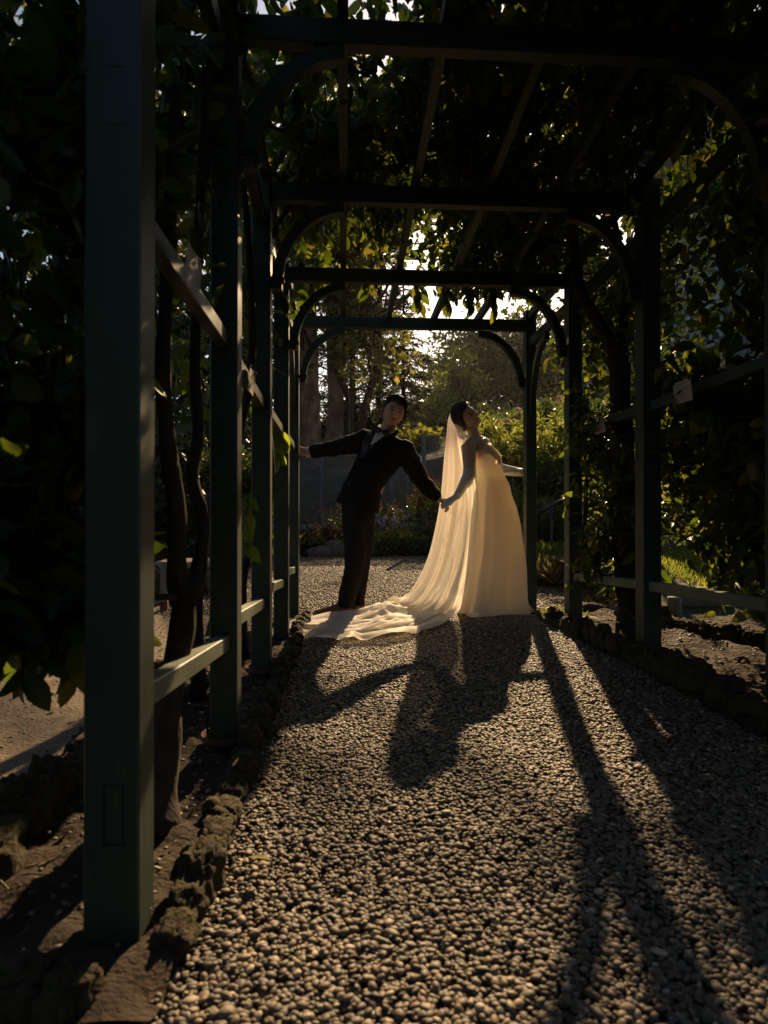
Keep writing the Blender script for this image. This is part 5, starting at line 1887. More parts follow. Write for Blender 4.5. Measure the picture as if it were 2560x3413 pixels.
# --- head
hc_m = PM(1311, 1377, -.05)
fm_ = Vector((.17, -1, .02))
um_ = Vector((.275, -.02, .96))
Hm = head_matrix(hc_m, fm_, um_, 1.06)
m_parts = [head_geo(Hm)]
m_parts.append(limb([Hm @ Vector((0, .02, -.055)), PM(1289, 1440, 0), PM(1283, 1470, .02)], [.055, .058, .064], 18, 8))
sp = [PM(1284, 1462, .02), PM(1262, 1530, .02), PM(1232, 1610, .0), PM(1205, 1690, 0)]
m_parts.append(loft([(sp[0], .10, .07, .26), (PM(1284, 1485, .02), .15, .09, .28), (sp[1], .145, .105, .28), (sp[2], .125, .095, .28), (sp[3], .115, .090, .25), (PM(1196, 1730), .10, .085, .2)], 28))
r_sh, r_el, r_wr = PM(1213, 1462, .0), PM(1115, 1490, .02), PM(1024, 1506, .05)
l_sh, l_el, l_wr = PM(1352, 1497, .0), PM(1405, 1600, -.02), PM(1462, 1664, -.08)
m_parts += [limb([r_sh, r_el, r_wr], [.055, .042, .030], 16), limb([l_sh, l_el, l_wr], [.055, .042, .030], 16)]
m_parts += [limb([PM(1180, 1715), PM(1183, 1880, -.02), PM(1148, 2025, -.04)], [.062, .045, .034], 18), limb([PM(1216, 1715, .03), PM(1206, 1880, .07), PM(1192, 2012, .10)], [.060, .043, .032], 18)]
# right hand laid round the back of the post; left hand closing on the bride's fingers
m_parts += hand(PM(1022, 1505, .05), Vector((-1, .28, .22)), Vector((-.2, -1, 0)), .175, [.12, .12, .14, .2], -1, .10, thumb_dir=Vector((-.75, -.1, .8)))
m_parts += hand(PM(1463, 1664, -.08), Vector((.80, -.05, -.52)), Vector((-.35, .15, -.6)), .165, [.75, .78, .8, .85], 1, .0, thumb_dir=Vector((1, -.25, .05)))
for sx, x0, x1, yy in ((1, 1150, 1060, -.04), (1, 1192, 1178, .08)):
    m_parts.append(limb([PM(x0, 2026, yy), PM((x0 + x1) / 2, 2046, yy - .01), PM(lerp(x0, x1, .75), 2049, yy - .02)], [.026, .024, .018], 12))
me = fuse('body', m_parts, .0048, 3)
body_m = link('body', me, M['skin_m'], man, True)
for sgn in (-1, 1):
    V, F = ear_geo(Hm, sgn, False)
    link('ear', pymesh('ear', V, F), M['ear'], man, True)


def hl_m(u):
    # forehead line high, sideburn in front of the ears, nape low
    f = -u.y
    line = .42 - .9 * sstep(-.1, .65, -f) if False else 0
    zl = np.interp(f, [-1, -.3, .0, .18, .32, .5, .62, .9, 1.0], [-.42, -.38, -.15, -.02, .34, .56, .62, .64, .66])
    return u.z - zl


def th_m(u):
    return .0025 + .024 * float(sstep(.25, .9, u.z)) + .014 * float(sstep(.1, .9, -u.y)) * float(sstep(.5, .85, u.z)) + .006 * u.x * float(sstep(.4, .8, u.z))


V, F = hair_geo(Hm, False, th_m, hl_m, seed=3)
Vs, Fs = ribbons(Hm, False, 5200, lambda u: hl_m(u) > .02, lambda u: Vector((.8, -.7, .35)) if u.z > .42 else Vector((0, .35, -1)), lambda u: th_m(u) + .0012, 4, .075, .0055, .0013)
b_ = len(V)
V, F = V + Vs, F + [tuple(i + b_ for i in f) for f in Fs]
link('hair', pymesh('hair', V, F), M['hair'], man, True)
for sx in (-1, 1):
    cx = sx * .0315
    head_patch(Hm, False, [(cx - sx * .018, .0235, cx + sx * .018, .0300), (cx - sx * .018, .0165, cx + sx * .021, .0235)], .003, 'eyebrow', M['hair'], man)
    ew = head_patch(Hm, False, [(cx - .0145, .0035, cx + .0145, .0040), (cx - .013, -.0035, cx + .013, -.0030)], .0012, 'eye', M['eyewhite'], man)
    ir = head_patch(Hm, False, [(cx - .0065, .0045, cx + .0065, .0045), (cx - .0065, -.0034, cx + .0065, -.0034)], .0024, 'iris', M['eye'], ew)
    head_patch(Hm, False, [(cx - .0155, .0055, cx + .0155, .0065), (cx - .0150, .0035, cx + .0150, .0035)], .0032, 'eyelash', M['hair'], man)
head_patch(Hm, False, [(-.012, -.0590, .012, -.0590), (-.022, -.0638, .022, -.0638)], .0015, 'lip', M['lip_m'], man)
head_patch(Hm, False, [(-.020, -.0650, .020, -.0650), (-.011, -.0715, .011, -.0715)], .0018, 'lip', M['lip_m'], man)

# --- jacket
T = .27
jk = [loft([(PM(1281, 1440, .03), .075, .062, T, .9), (PM(1284, 1452, .02), .14, .095, T, .9), (PM(1287, 1472, .02), .198, .118, T, .9), (PM(1283, 1497, .015), .197, .132, T), (PM(1262, 1535, .01), .182, .138, T), (PM(1240, 1572, .0), .162, .135, T),
             (PM(1214, 1612, 0), .156, .132, T), (PM(1203, 1648, 0), .164, .138, T), (PM(1196, 1688, 0), .173, .142, T)], 48)]
jk.append(limb([PM(1222, 1463, .0), PM(1170, 1480, .01), PM(1115, 1493, .02), PM(1040, 1506, .05)], [.088, .078, .066, .054], 20, 16))
jk.append(limb([PM(1346, 1496, .0), PM(1372, 1545, -.01), PM(1402, 1598, -.02), PM(1452, 1654, -.075)], [.090, .080, .070, .056], 20, 16))
jme = fuse('jacket', jk, .0075, 8)
# soft wrinkles on the sleeves and the closed front
co = np.empty(len(jme.vertices) * 3); jme.vertices.foreach_get('co', co); co = co.reshape(-1, 3)
no = np.empty(len(jme.vertices) * 3); jme.vertices.foreach_get('normal', no); no = no.reshape(-1, 3)
wr = np.array([noise.noise(Vector((c[0] * 22, c[1] * 10, c[2] * 14))) + .6 * noise.noise(Vector((c[0] * 9 + c[2] * 26, c[1] * 9, c[2] * 9 - c[0] * 12))) for c in co])
amp = np.where((co[:, 0] < PM(1190, 1480).x) | (co[:, 0] > PM(1345, 1500).x), .0090, .0045)
jme.vertices.foreach_set('co', (co + no * (wr * amp)[:, None]).ravel())
jacket = link('jacket', jme, M['wool'], man, True)
bvh_j = BVHTree.FromPolygons([tuple(v.co) for v in jme.vertices], [tuple(p.vertices) for p in jme.polygons])


def drape(name, rows, bvh, m, parent, off=.004, thick=.004, ncol=5, fallback=YM - .12):
    """cloth piece lying on a garment: rows of ((px,py),(px,py)) edges dropped onto the garment's surface"""
    V, F = [], []
    last = fallback
    for (a, b) in rows:
        for c in range(ncol + 1):
            px, py = lerp(a[0], b[0], c / ncol), lerp(a[1], b[1], c / ncol)
            d = ray(px, py).normalized()
            hit = bvh.ray_cast(CAM, d)
            if hit[0] is not None:
                last = hit[0].y
                V.append(hit[0] - d * off)
            else:
                V.append(atY(px, py, last - off))
    nb = len(V)
    V += [v + (v - CAM).normalized() * thick for v in V]
    m_ = len(rows)
    for i in range(m_ - 1):
        for c in range(ncol):
            q = (i * (ncol + 1) + c, i * (ncol + 1) + c + 1, (i + 1) * (ncol + 1) + c + 1, (i + 1) * (ncol + 1) + c)
            F.append(q); F.append(tuple(nb + k for k in reversed(q)))
    border = [c for c in range(ncol + 1)] + [i * (ncol + 1) + ncol for i in range(1, m_)] + [(m_ - 1) * (ncol + 1) + c for c in reversed(range(ncol))] + [i * (ncol + 1) for i in reversed(range(1, m_ - 1))]
    for i in range(len(border)):
        a, b = border[i], border[(i + 1) % len(border)]
        F.append((a, a + nb, b + nb, b))
    return link(name, pymesh(name, V, F), m, parent, True)


def dense(rows, k=4):
    out = []
    for (a, b), (c, d) in zip(rows[:-1], rows[1:]):
        for i in range(k):
            t = i / k
            out.append(((lerp(a[0], c[0], t), lerp(a[1], c[1], t)), (lerp(b[0], d[0], t), lerp(b[1], d[1], t))))
    out.append(rows[-1])
    return out


drape('shirt_front', dense([((1257, 1432), (1296, 1442)), ((1250, 1446), (1289, 1449)), ((1243, 1462), (1270, 1462)), ((1234, 1484), (1240, 1482))]), bvh_j, M['shirt'], man, .004, .003)
drape('waistcoat', dense([((1233, 1486), (1241, 1483)), ((1226, 1500), (1262, 1466)), ((1214, 1520), (1238, 1497)), ((1206, 1526), (1212, 1522))]), bvh_j, M['satin'], man, .003, .003)
drape('lapel', dense([((1253, 1424), (1262, 1428)), ((1222, 1445), (1247, 1442)), ((1208, 1478), (1236, 1478)), ((1202, 1505), (1224, 1503)), ((1200, 1530), (1206, 1528))], 6), bvh_j, M['satin'], man, .009, .006)
drape('lapel', dense([((1296, 1440), (1330, 1432)), ((1290, 1450), (1322, 1450)), ((1268, 1468), (1306, 1478)), ((1240, 1494), (1276, 1508)), ((1206, 1528), (1222, 1538))], 6), bvh_j, M['wool'], man, .009, .006)
drape('button', [((1162, 1612), (1167, 1611)), ((1162, 1618), (1167, 1617))], bvh_j, M['leather'], man, .008, .003, 3)
# flared skirts of the jacket
jk2 = [loft([(PM(1196, 1660, 0), .170, .145, T), (PM(1193, 1684, 0), .180, .150, T), (PM(1193, 1694, 0), .182, .152, T)], 48, cap=False)]
o = link('jacket_skirt', pymesh('jacket_skirt', *jk2[0]), M['wool'], man, True)
# wing collar and bow tie
V, F = tube_geo(bezier_like([PM(1266, 1417, -.01), PM(1270, 1432, -.055), PM(1290, 1442, -.075), PM(1308, 1440, -.065), PM(1319, 1431, -.02)], 16), [.0095] * 17, 8)
link('collar', pymesh('collar', V, F), M['shirt'], man, True)
bow = []
bc = PM(1273, 1437, -.115)
for sx, tip in ((-1, PM(1252, 1428, -.115)), (1, PM(1298, 1446, -.11))):
    V, F = [], []
    n = 8
    for i in range(n + 1):
        t = i / n
        c = bc.lerp(tip, t)
        hh = .010 + .020 * math.sin(min(1, t * 1.15) * math.pi * .55)
        th_ = .006 + .008 * math.sin(t * math.pi)
        up = Vector((.27, 0, .96))
        for k in range(8):
            a = 2 * math.pi * k / 8
            V.append(c + up * (hh * math.sin(a)) + Vector((0, th_ * math.cos(a), 0)))
    for i in range(n):
        for k in range(8):
            F.append((i * 8 + k, i * 8 + (k + 1) % 8, (i + 1) * 8 + (k + 1) % 8, (i + 1) * 8 + k))
    F += [tuple(reversed(range(8))), tuple(n * 8 + k for k in range(8))]
    bow.append((V, F))
bow.append(ellip(bc + Vector((0, -.004, 0)), (.009, .012, .012)))
V, F = [], []
for v, f in bow:
    o_ = len(V); V += v; F += [tuple(i + o_ for i in ff) for ff in f]
link('bow_tie', pymesh('bow_tie', V, F), M['satin'], man, True)
# shirt cuffs, watch
for a, b, r_ in ((PM(1036, 1507, .05), PM(1020, 1508, .055), .044), ):
    V, F = tube_geo([a, b], [r_, r_ * .98], 20)
    link('cuff', pymesh('cuff', V, F), M['shirt'], man, True)
V, F = tube_geo([PM(1461, 1662, -.08), PM(1465, 1666, -.082)], [.034, .033], 18)
link('watch', pymesh('watch', V, F), M['pearl'], man, True)
# --- trousers
tr = [loft([(PM(1197, 1655), .140, .118, T), (PM(1194, 1700), .138, .122, .2), (PM(1192, 1745), .122, .122, .1)], 36)]
tr.append(limb([PM(1182, 1715, -.01), PM(1184, 1800, -.02), PM(1182, 1880, -.03), PM(1168, 1950, -.04), PM(1152, 2022, -.045)], [.107, .094, .082, .076, .074], 22, 18))
tr.append(limb([PM(1212, 1715, .03), PM(1211, 1800, .05), PM(1204, 1880, .07), PM(1197, 1950, .085), PM(1191, 2020, .10)], [.100, .088, .072, .066, .062], 22, 18))
tme = fuse('trousers', tr, .0075, 8)
bm_t = bmesh.new(); bm_t.from_mesh(tme)
bmesh.ops.bisect_plane(bm_t, geom=bm_t.verts[:] + bm_t.edges[:] + bm_t.faces[:], plane_co=(0, 0, .070), plane_no=(.06, 0, 1), clear_inner=True)
bm_t.to_mesh(tme); bm_t.free()
co = np.empty(len(tme.vertices) * 3); tme.vertices.foreach_get('co', co); co = co.reshape(-1, 3)
no = np.empty(len(tme.vertices) * 3); tme.vertices.foreach_get('normal', no); no = no.reshape(-1, 3)
low = np.clip((.75 - co[:, 2]) / .75, 0, 1)
wr = np.array([noise.noise(Vector((c[0] * 16, c[1] * 10, c[2] * 7))) + .7 * noise.noise(Vector((c[0] * 7, c[1] * 7, c[2] * (12 + 10 * l)))) for c, l in zip(co, low)])
tme.vertices.foreach_set('co', (co + no * (wr * (.004 + .006 * low))[:, None]).ravel())
trousers = link('trousers', tme, M['trouser'], man, True)


# --- shoes
def shoe(heel, toe, w0=.040, h=.075, name='shoe'):
    heel, toe = Vector(heel), Vector(toe)
    d = (toe - heel); L = d.length; d.normalize()
    s = Vector((-d.y, d.x, 0))
    V, F = [], []
    n, k_ = 22, 16
    for i in range(n + 1):
        t = i / n
        wd = w0 * np.interp(t, [0, .04, .15, .4, .68, .88, .97, 1], [.35, .72, .85, .80, 1.08, .85, .45, .08])
        hh = np.interp(t, [0, .04, .2, .38, .55, .75, .92, 1], [.055, .075, .078, .088, .066, .048, .036, .012])
        c = heel + d * (L * t)
        for k in range(k_):
            a = 2 * math.pi * k / k_
            z = math.sin(a)
            zz = (hh * z) if z > 0 else -.004
            V.append(c + s * (wd * math.cos(a) * (1 if z > 0 else .96)) + Vector((0, 0, zz + .014)))
    for i in range(n):
        for k in range(k_):
            F.append((i * k_ + k, i * k_ + (k + 1) % k_, (i + 1) * k_ + (k + 1) % k_, (i + 1) * k_ + k))
    F += [tuple(reversed(range(k_))), tuple(n * k_ + k for k in range(k_))]
    o = link(name, pymesh(name, V, F), M['leather'], man, True)
    # sole and heel
    V, F = [], []
    for i in range(n + 1):
        t = i / n
        wd = w0 * np.interp(t, [0, .04, .15, .4, .68, .88, .97, 1], [.40, .78, .92, .84, 1.14, .92, .52, .15])
        c = heel + d * (L * t * 1.02 - .003)
        for (sx, z) in ((-1, .002 if t < .30 or t > .45 else .004), (1, .002 if t < .30 or t > .45 else .004), (1, .013), (-1, .013)):
            V.append(c + s * (wd * sx) + Vector((0, 0, z)))
    for i in range(n):
        for k in range(4):
            F.append((i * 4 + k, i * 4 + (k + 1) % 4, (i + 1) * 4 + (k + 1) % 4, (i + 1) * 4 + k))
    F += [(3, 2, 1, 0), (n * 4, n * 4 + 1, n * 4 + 2, n * 4 + 3)]
    link('sole', pymesh('sole', V, F), M['bark'], o)
    # laces
    lines = []
    for q in (.42, .48, .54):
        c = heel + d * (L * q)
        z = np.interp(q, [.38, .55, .75], [.088, .066, .048]) + .016
        lines.append(([c + s * .018 + Vector((0, 0, z - .008)), c + Vector((0, 0, z)), c - s * .018 + Vector((0, 0, z - .008))], .0022))
    c = heel + d * (L * .40) + Vector((0, 0, .106))
    for sg in (-1, 1):
        lines.append((bezier_like([c, c + s * (sg * .02) + d * .01 + Vector((0, 0, .014)), c + s * (sg * .034) + d * .022 + Vector((0, 0, -.004)), c + d * .012 + Vector((0, 0, -.006))], 10), .0017))
    link('laces', tubes_mesh(lines, 5), M['blackmetal'], o)
    return o


hl = atZ(1166, 2052, 0); tt = atZ(1044, 2050, 0); tt.y = hl.y - .035
shoe((hl.x, hl.y, .004), (tt.x, tt.y, .004))
hl2 = atZ(1213, 2046, 0)
shoe((hl2.x + .005, hl2.y + .10, .004), (hl2.x - .20, hl2.y + .02, .004))

# ------------------------------------------------------------------ bride
YW = 5.08


def PW_(px, py, dy=0.0): return V3(px, py, YW + dy)


wom = empty('person', PW_(1640, 2050), 'woman in an ivory strapless gown, gloves and long veil leaning back by the right post', 'person')
hc_w = PW_(1556, 1390, -.02)
fw_ = Vector((.50, -.80, .30))
uw_ = Vector((-.70, -.18, .72))
Hw = head_matrix(hc_w, fw_, uw_, 1.02)
w_parts = [head_geo(Hw, True)]
w_parts.append(limb([Hw @ Vector((0, .02, -.05)), PW_(1578, 1442, .0), PW_(1583, 1475, .03)], [.050, .046, .055], 18, 8))
w_parts.append(limb([PW_(1563, 1482, -.06), PW_(1590, 1475, .02), PW_(1622, 1480, .14)], [.050, .066, .048], 18, 10))
w_parts.append(loft([(PW_(1592, 1472, .02), .075, .09, -.5), (PW_(1606, 1497, .02), .092, .120, -.35), (PW_(1618, 1522, .02), .085, .105, -.2), (PW_(1622, 1534, .02), .07, .09, -.1)], 32))
w_sh, w_el, w_wr = PW_(1561, 1487, -.07), PW_(1563, 1580, -.11), PW_(1524, 1654, -.10)
w_parts.append(limb([w_sh, PW_(1563, 1520, -.085), PW_(1564, 1555, -.10), w_el, PW_(1553, 1602, -.115), PW_(1539, 1628, -.11), w_wr], [.060, .056, .050, .045, .042, .034, .026], 18, 18))
v_sh, v_el, v_wr = PW_(1625, 1492, .15), PW_(1668, 1562, .12), PW_(1738, 1574, .06)
w_parts.append(limb([v_sh, PW_(1645, 1535, .15), v_el, v_wr], [.050, .046, .040, .028], 18, 14))
hand1 = hand(w_wr, Vector((-.80, -.02, -.50)), Vector((-.45, .35, -.75)), .165, [.16, .18, .2, .25], -1, .03, thumb_dir=Vector((-.25, -.35, -.9)), r=.0078)
hand2 = hand(PW_(1738, 1574, .06), Vector((.85, .5, .05)), Vector((.3, -.9, 0)), .16, [.25, .25, .28, .3], 1, .06, thumb_dir=Vector((.8, .1, .6)), r=.0078)
w_parts += hand1 + hand2
body_w = link('body', fuse('body', w_parts, .0048, 3), M['skin_w'], wom, True)
for sgn in (-1, 1):
    V, F = ear_geo(Hw, sgn, True)
    link('ear', pymesh('ear', V, F), M['ear'], wom, True)


def hl_w(u):
    f = -u.y
    zl = np.interp(f, [-1, -.2, .05, .2, .45, .75, 1.0], [-.62, -.45, -.22, .15, .52, .60, .58])
    return u.z - zl


V, F = hair_geo(Hw, True, lambda u: .014 + .012 * float(sstep(.2, .9, u.z)) + .012 * float(sstep(.2, .9, u.y)), hl_w, seed=9)
bV, bF = ellip(Hw @ Vector((0, .098, -.045)), (.048, .042, .046), Hw.to_3x3().normalized(), 28)
bV = [v + Vector((noise.noise(v * 40), noise.noise(v * 40 + Vector((3, 0, 0))), noise.noise(v * 40 + Vector((0, 5, 0))))) * .006 for v in bV]
o_ = len(V); V = V + bV; F = F + [tuple(i + o_ for i in f) for f in bF]
Vs, Fs = ribbons(Hw, True, 4200, lambda u: hl_w(u) > .02, lambda u: Vector((0, .9, -.45)) - u * .3, lambda u: .0155 + .012 * float(sstep(.2, .9, u.z)) + .012 * float(sstep(.2, .9, u.y)), 5, .10, .003, .0012)
o_ = len(V); V = V + Vs; F = F + [tuple(i + o_ for i in f) for f in Fs]
link('hair', pymesh('hair', V, F), M['hair'], wom, True)
# wisps in front of the ear and at the nape
lines = []
for k in range(9):
    a = Hw @ Vector((-.070 - .004 * random.random(), .0 + .03 * random.random(), .02 * random.random()))
    b = a + Hw.to_3x3() @ Vector((random.uniform(-.01, .004), random.uniform(-.02, .02), -.07 - .03 * random.random()))
    lines.append((wander(a, b, 6, .004), .0010))
for k in range(7):
    a = Hw @ Vector((random.uniform(-.03, .03), .085, -.075))
    lines.append((wander(a, a + Vector((random.uniform(-.01, .03), 0, -.05)), 5, .004), .0010))
link('hair_wisps', tubes_mesh(lines, 4), M['hair'], wom)
for sx in (-1, 1):
    cx = sx * .031
    head_patch(Hw, True, [(cx - sx * .016, .0245, cx + sx * .018, .0295), (cx - sx * .015, .0200, cx + sx * .021, .0255)], .003, 'eyebrow', M['hair'], wom)
    ew = head_patch(Hw, True, [(cx - .0140, .0045, cx + .0140, .0045), (cx - .012, -.0030, cx + .012, -.0030)], .0012, 'eye', M['eyewhite'], wom)
    head_patch(Hw, True, [(cx - .0060, .0055, cx + .0060, .0055), (cx - .0060, -.0030, cx + .0060, -.0030)], .0024, 'iris', M['eye'], ew)
    head_patch(Hw, True, [(cx - .0165, .0070, cx + .0165, .0085), (cx - .0155, .0042, cx + .0155, .0048)], .0036, 'eyelash', M['hair'], wom)
head_patch(Hw, True, [(-.014, -.0575, .014, -.0575), (-.022, -.0635, .022, -.0635)], .0018, 'lip', M['lip_w'], wom)
head_patch(Hw, True, [(-.021, -.0645, .021, -.0645), (-.013, -.0730, .013, -.0730)], .0022, 'lip', M['lip_w'], wom)
# earring and necklace
V, F = ellip(Hw @ Vector((-.072, .006, -.046)), (.006, .006, .008))
link('earring', pymesh('earring', V, F), M['pearl'], wom, True)
bvh_w = BVHTree.FromPolygons([tuple(v.co) for v in body_w.data.vertices], [tuple(p.vertices) for p in body_w.data.polygons])
nk = []
for t in np.linspace(0, 1, 30):
    px = np.interp(t, [0, .3, .6, .85, 1], [1549, 1568, 1590, 1606, 1612]); py = np.interp(t, [0, .3, .6, .85, 1], [1454, 1450, 1453, 1460, 1470])
    d_ = ray(px, py).normalized()
    h_ = bvh_w.ray_cast(CAM, d_)
    p_ = (h_[0] - d_ * .003) if h_[0] is not None else atY(px, py, YW - .04)
    nk.append(ellip(p_, (.0042,) * 3, None, 8))
V, F = [], []
for v, f in nk:
    o_ = len(V); V += v; F += [tuple(i + o_ for i in ff) for ff in f]
link('necklace', pymesh('necklace', V, F), M['pearl'], wom, True)
# gloves: pulled over the arm, with gathered tops
gl = [limb([PW_(1564, 1567, -.105), w_el, PW_(1553, 1602, -.115), PW_(1539, 1628, -.11), w_wr], [.0510, .0490, .0455, .038, .031], 18, 16)] + hand(w_wr, Vector((-.80, -.02, -.50)), Vector((-.45, .35, -.75)), .168, [.16, .18, .2, .25], -1, .03, thumb_dir=Vector((-.25, -.35, -.9)), r=.0092)
for px, py, rr in ((1564, 1571, .0535), (1563, 1581, .052), (1534, 1637, .0375), (1529, 1645, .0345)):
    a = PW_(px, py, -.11); dirv = (w_wr - PW_(1562, 1568, -.11)).normalized()
    gl.append(tube_geo([a - dirv * .005, a + dirv * .004], [rr * .97, rr], 18))
link('glove', fuse('glove', gl, .0045, 3), M['glove'], wom, True)
gl2 = [limb([PW_(1652, 1550, .14), v_el, PW_(1705, 1570, .09), v_wr], [.052, .047, .040, .034], 18, 14)] + hand(PW_(1738, 1574, .06), Vector((.85, .5, .05)), Vector((.3, -.9, 0)), .162, [.25, .25, .28, .3], 1, .06, thumb_dir=Vector((.8, .1, .6)), r=.0092)
for px in (1690, 1700, 1709, 1718, 1726, 1733):
    a = PW_(px, 1571, .09 - .03 * (px - 1690) / 43)
    r_ = np.interp(px, [1690, 1733], [.0445, .0375])
    gl2.append(tube_geo([a + Vector((-.0035, .002, .01)), a + Vector((.0035, -.002, -.01))], [r_, r_], 18))
link('glove', fuse('glove', gl2, .0045, 3), M['glove'], wom, True)

# --- gown: bodice
bd = [(PW_(1628, 1517, .02), .106, .132, 0), (PW_(1628, 1524, .02), .107, .134, 0), (PW_(1628, 1536, .02), .105, .130, -.05), (PW_(1628, 1552, .02), .102, .124, -.08), (PW_(1633, 1576, .02), .110, .120, -.04), (PW_(1637, 1596, .02), .119, .124, 0)]
V, F = loft(bd, 64, cap=False)
for i_, v in enumerate(V):
    row = i_ // 64
    if row < 3:                                  # the neckline rises to the middle of the chest
        l_ = v.x - bd[0][0].x + .026
        v.z += (.088, .060, .022)[row] * math.exp(-(l_ / (.055 if l_ < 0 else .085)) ** 2)
        v.x -= .02 * (.088, .060, .022)[row] / .088 * (l_ > .03)
V = [v + Vector((noise.noise(v * 12), noise.noise(v * 12 + Vector((4, 0, 0))), 0)) * .004 for v in V]
bod = link('bodice', pymesh('bodice', V, F), M['dress'], wom, True)
sm = bod.modifiers.new('sub', 'SUBSURF'); sm.levels = 2; sm.render_levels = 2
# cowl of folded satin along the neckline
bvh_b = BVHTree.FromPolygons([tuple(v.co) for v in bod.data.vertices], [tuple(p.vertices) for p in bod.data.polygons])
for dx, dy, w_ in ((0, 0, 9), (1, 8, 10), (0, 17, 8)):
    drape('cowl_fold', dense([((1602 + dx, 1494 + dy), (1606 + dx, 1500 + dy + w_ * .3)), ((1619 + dx, 1480 + dy), (1622, 1489 + dy + w_ * .5)), ((1640 + dx, 1485 + dy), (1640, 1494 + dy + w_)), ((1659 + dx, 1500 + dy), (1655, 1510 + dy + w_)), ((1673, 1518 + dy), (1666, 1526 + dy + w_))], 6), bvh_b, M['dress'], wom, .011 - .002 * dy / 8, .008, 6, YW - .1)
# skirt
sk = [(1594, 1587, 1687, .126), (1604, 1585, 1690, .130), (1622, 1582, 1695, .145), (1650, 1579, 1699, .165), (1690, 1576, 1714, .19), (1750, 1571, 1728, .22), (1830, 1565, 1739, .25), (1900, 1553, 1745, .27), (1960, 1541, 1748, .29), (2005, 1530, 1752, .305), (2032, 1521, 1772, .315), (2046, 1514, 1792, .325)]
rows, nu = [], 160
for i in range(61):
    t = i / 60 * (len(sk) - 1)
    q = [np.interp(t, range(len(sk)), [s[k] for s in sk]) for k in range(4)]
    rows.append(q)
V, F = [], []
zg = .012
for i, (py, pl, pr, hd) in enumerate(rows):
    a, b = PW_(pl, py, .02), PW_(pr, py, .02)
    c = (a + b) / 2
    hw = (b.x - a.x) / 2
    t = i / 60
    A = .105 * t ** .85 + .002
    for k in range(nu):
        th = 2 * math.pi * k / nu
        s1 = math.sin(th * 4.0 + .8 + 1.7 * math.sin(th * 2 + .4) + .9 * t)
        s2 = math.sin(th * 11 + 2.6 * t + 1.6 * math.sin(th * 3)) * (.5 + .5 * math.sin(th * 2 + 1))
        fold = ((1 - 2 * abs(s1) ** .8) * .62 + .42 * s2 * t + .35 * math.sin(th * 5 - 1.3)) / 1.3
        diag = math.sin(th * 6 - t * 3.5) * .008 * math.exp(-((t - .2) / .2) ** 2)
        rr = 1 + (A * fold + diag) / max(hw, .1) * (.6 + .4 * abs(math.sin(th)))
        dth = (th - math.radians(237) + math.pi) % (2 * math.pi) - math.pi
        bl = math.exp(-(dth / .24) ** 2) * float(sstep(.62, 1.0, t))
        rr += .42 * bl + .10 * bl * math.cos(dth * 14)
        x = c.x + hw * math.cos(th) * (rr if abs(math.cos(th)) < .9 else lerp(1, rr, .35))
        y = c.y + hd * math.sin(th) * rr
        z = c.z
        if i > 55: z = max(zg, z)
        V.append(Vector((x, y, max(z, zg + .006 * math.sin(th * 11)) + .055 * bl * float(sstep(.9, 1, t)))))
for i in range(60):
    for k in range(nu):
        k2 = (k + 1) % nu
        F.append((i * nu + k, i * nu + k2, (i + 1) * nu + k2, (i + 1) * nu + k))
link('skirt', pymesh('skirt', V, F), M['dress'], wom, True)
PV = []
for i, v in enumerate(V):
    r_, k = divmod(i, nu)
    th, t = 2 * math.pi * k / nu, r_ / 60
    c_ = sum((V[r_ * nu + q] for q in range(0, nu, 8)), Vector()) / (nu / 8)
    f_ = .82 + .13 * t * math.sin(th * 7 + 2.2 * math.sin(th * 2) + t) + .05 * t * math.sin(th * 13 + 1 + 3 * t)
    PV.append(Vector((c_.x + (v.x - c_.x) * f_, c_.y + (v.y - c_.y) * f_, max(.02, v.z * .97 + .01))))
link('skirt_shade_layer', pymesh('skirt_shade_layer', PV[: nu * 58], [f for f in F if max(f) < nu * 58]), M['shade_layer_cloth'], wom, True)  # unseen inner layer added so its folds darken and vary light through the skirt
# --- veil: hangs from the back of the hair, spreads into a train over the gravel
near = [((1503, 1372, .06), (1546, 1436, -.04)), ((1494, 1400, .08), (1552, 1452, -.05)), ((1489, 1450, .08), (1562, 1490, -.12)), ((1480, 1540, .07), (1588, 1590, -.16)), ((1470, 1655, .06), (1596, 1680, -.20)), ((1454, 1750, .05), (1590, 1770, -.25)),
        ((1428, 1855, .02), (1576, 1880, -.29)), ((1388, 1940, -.02), (1554, 1970, -.33)), ((1340, 1998, -.08), (1520, 2050, -.36))]
gr = [((1262, 2032), (1445, 2096)), ((1185, 2044), (1350, 2122)), ((1095, 2052), (1225, 2138)), ((1020, 2068), (1105, 2140)), ((962, 2084), (1015, 2126)), ((935, 2096), (950, 2104))]
LE = [PW_(a[0], a[1], a[2]) for a, b in near] + [atZ(a[0], a[1], .035) for a, b in gr]
RE = [PW_(b[0], b[1], b[2]) for a, b in near] + [atZ(b[0], b[1], .02) for a, b in gr]
nv_, nu_ = 220, 80
LL, RR = bezier_like(LE, nv_), bezier_like(RE, nv_)


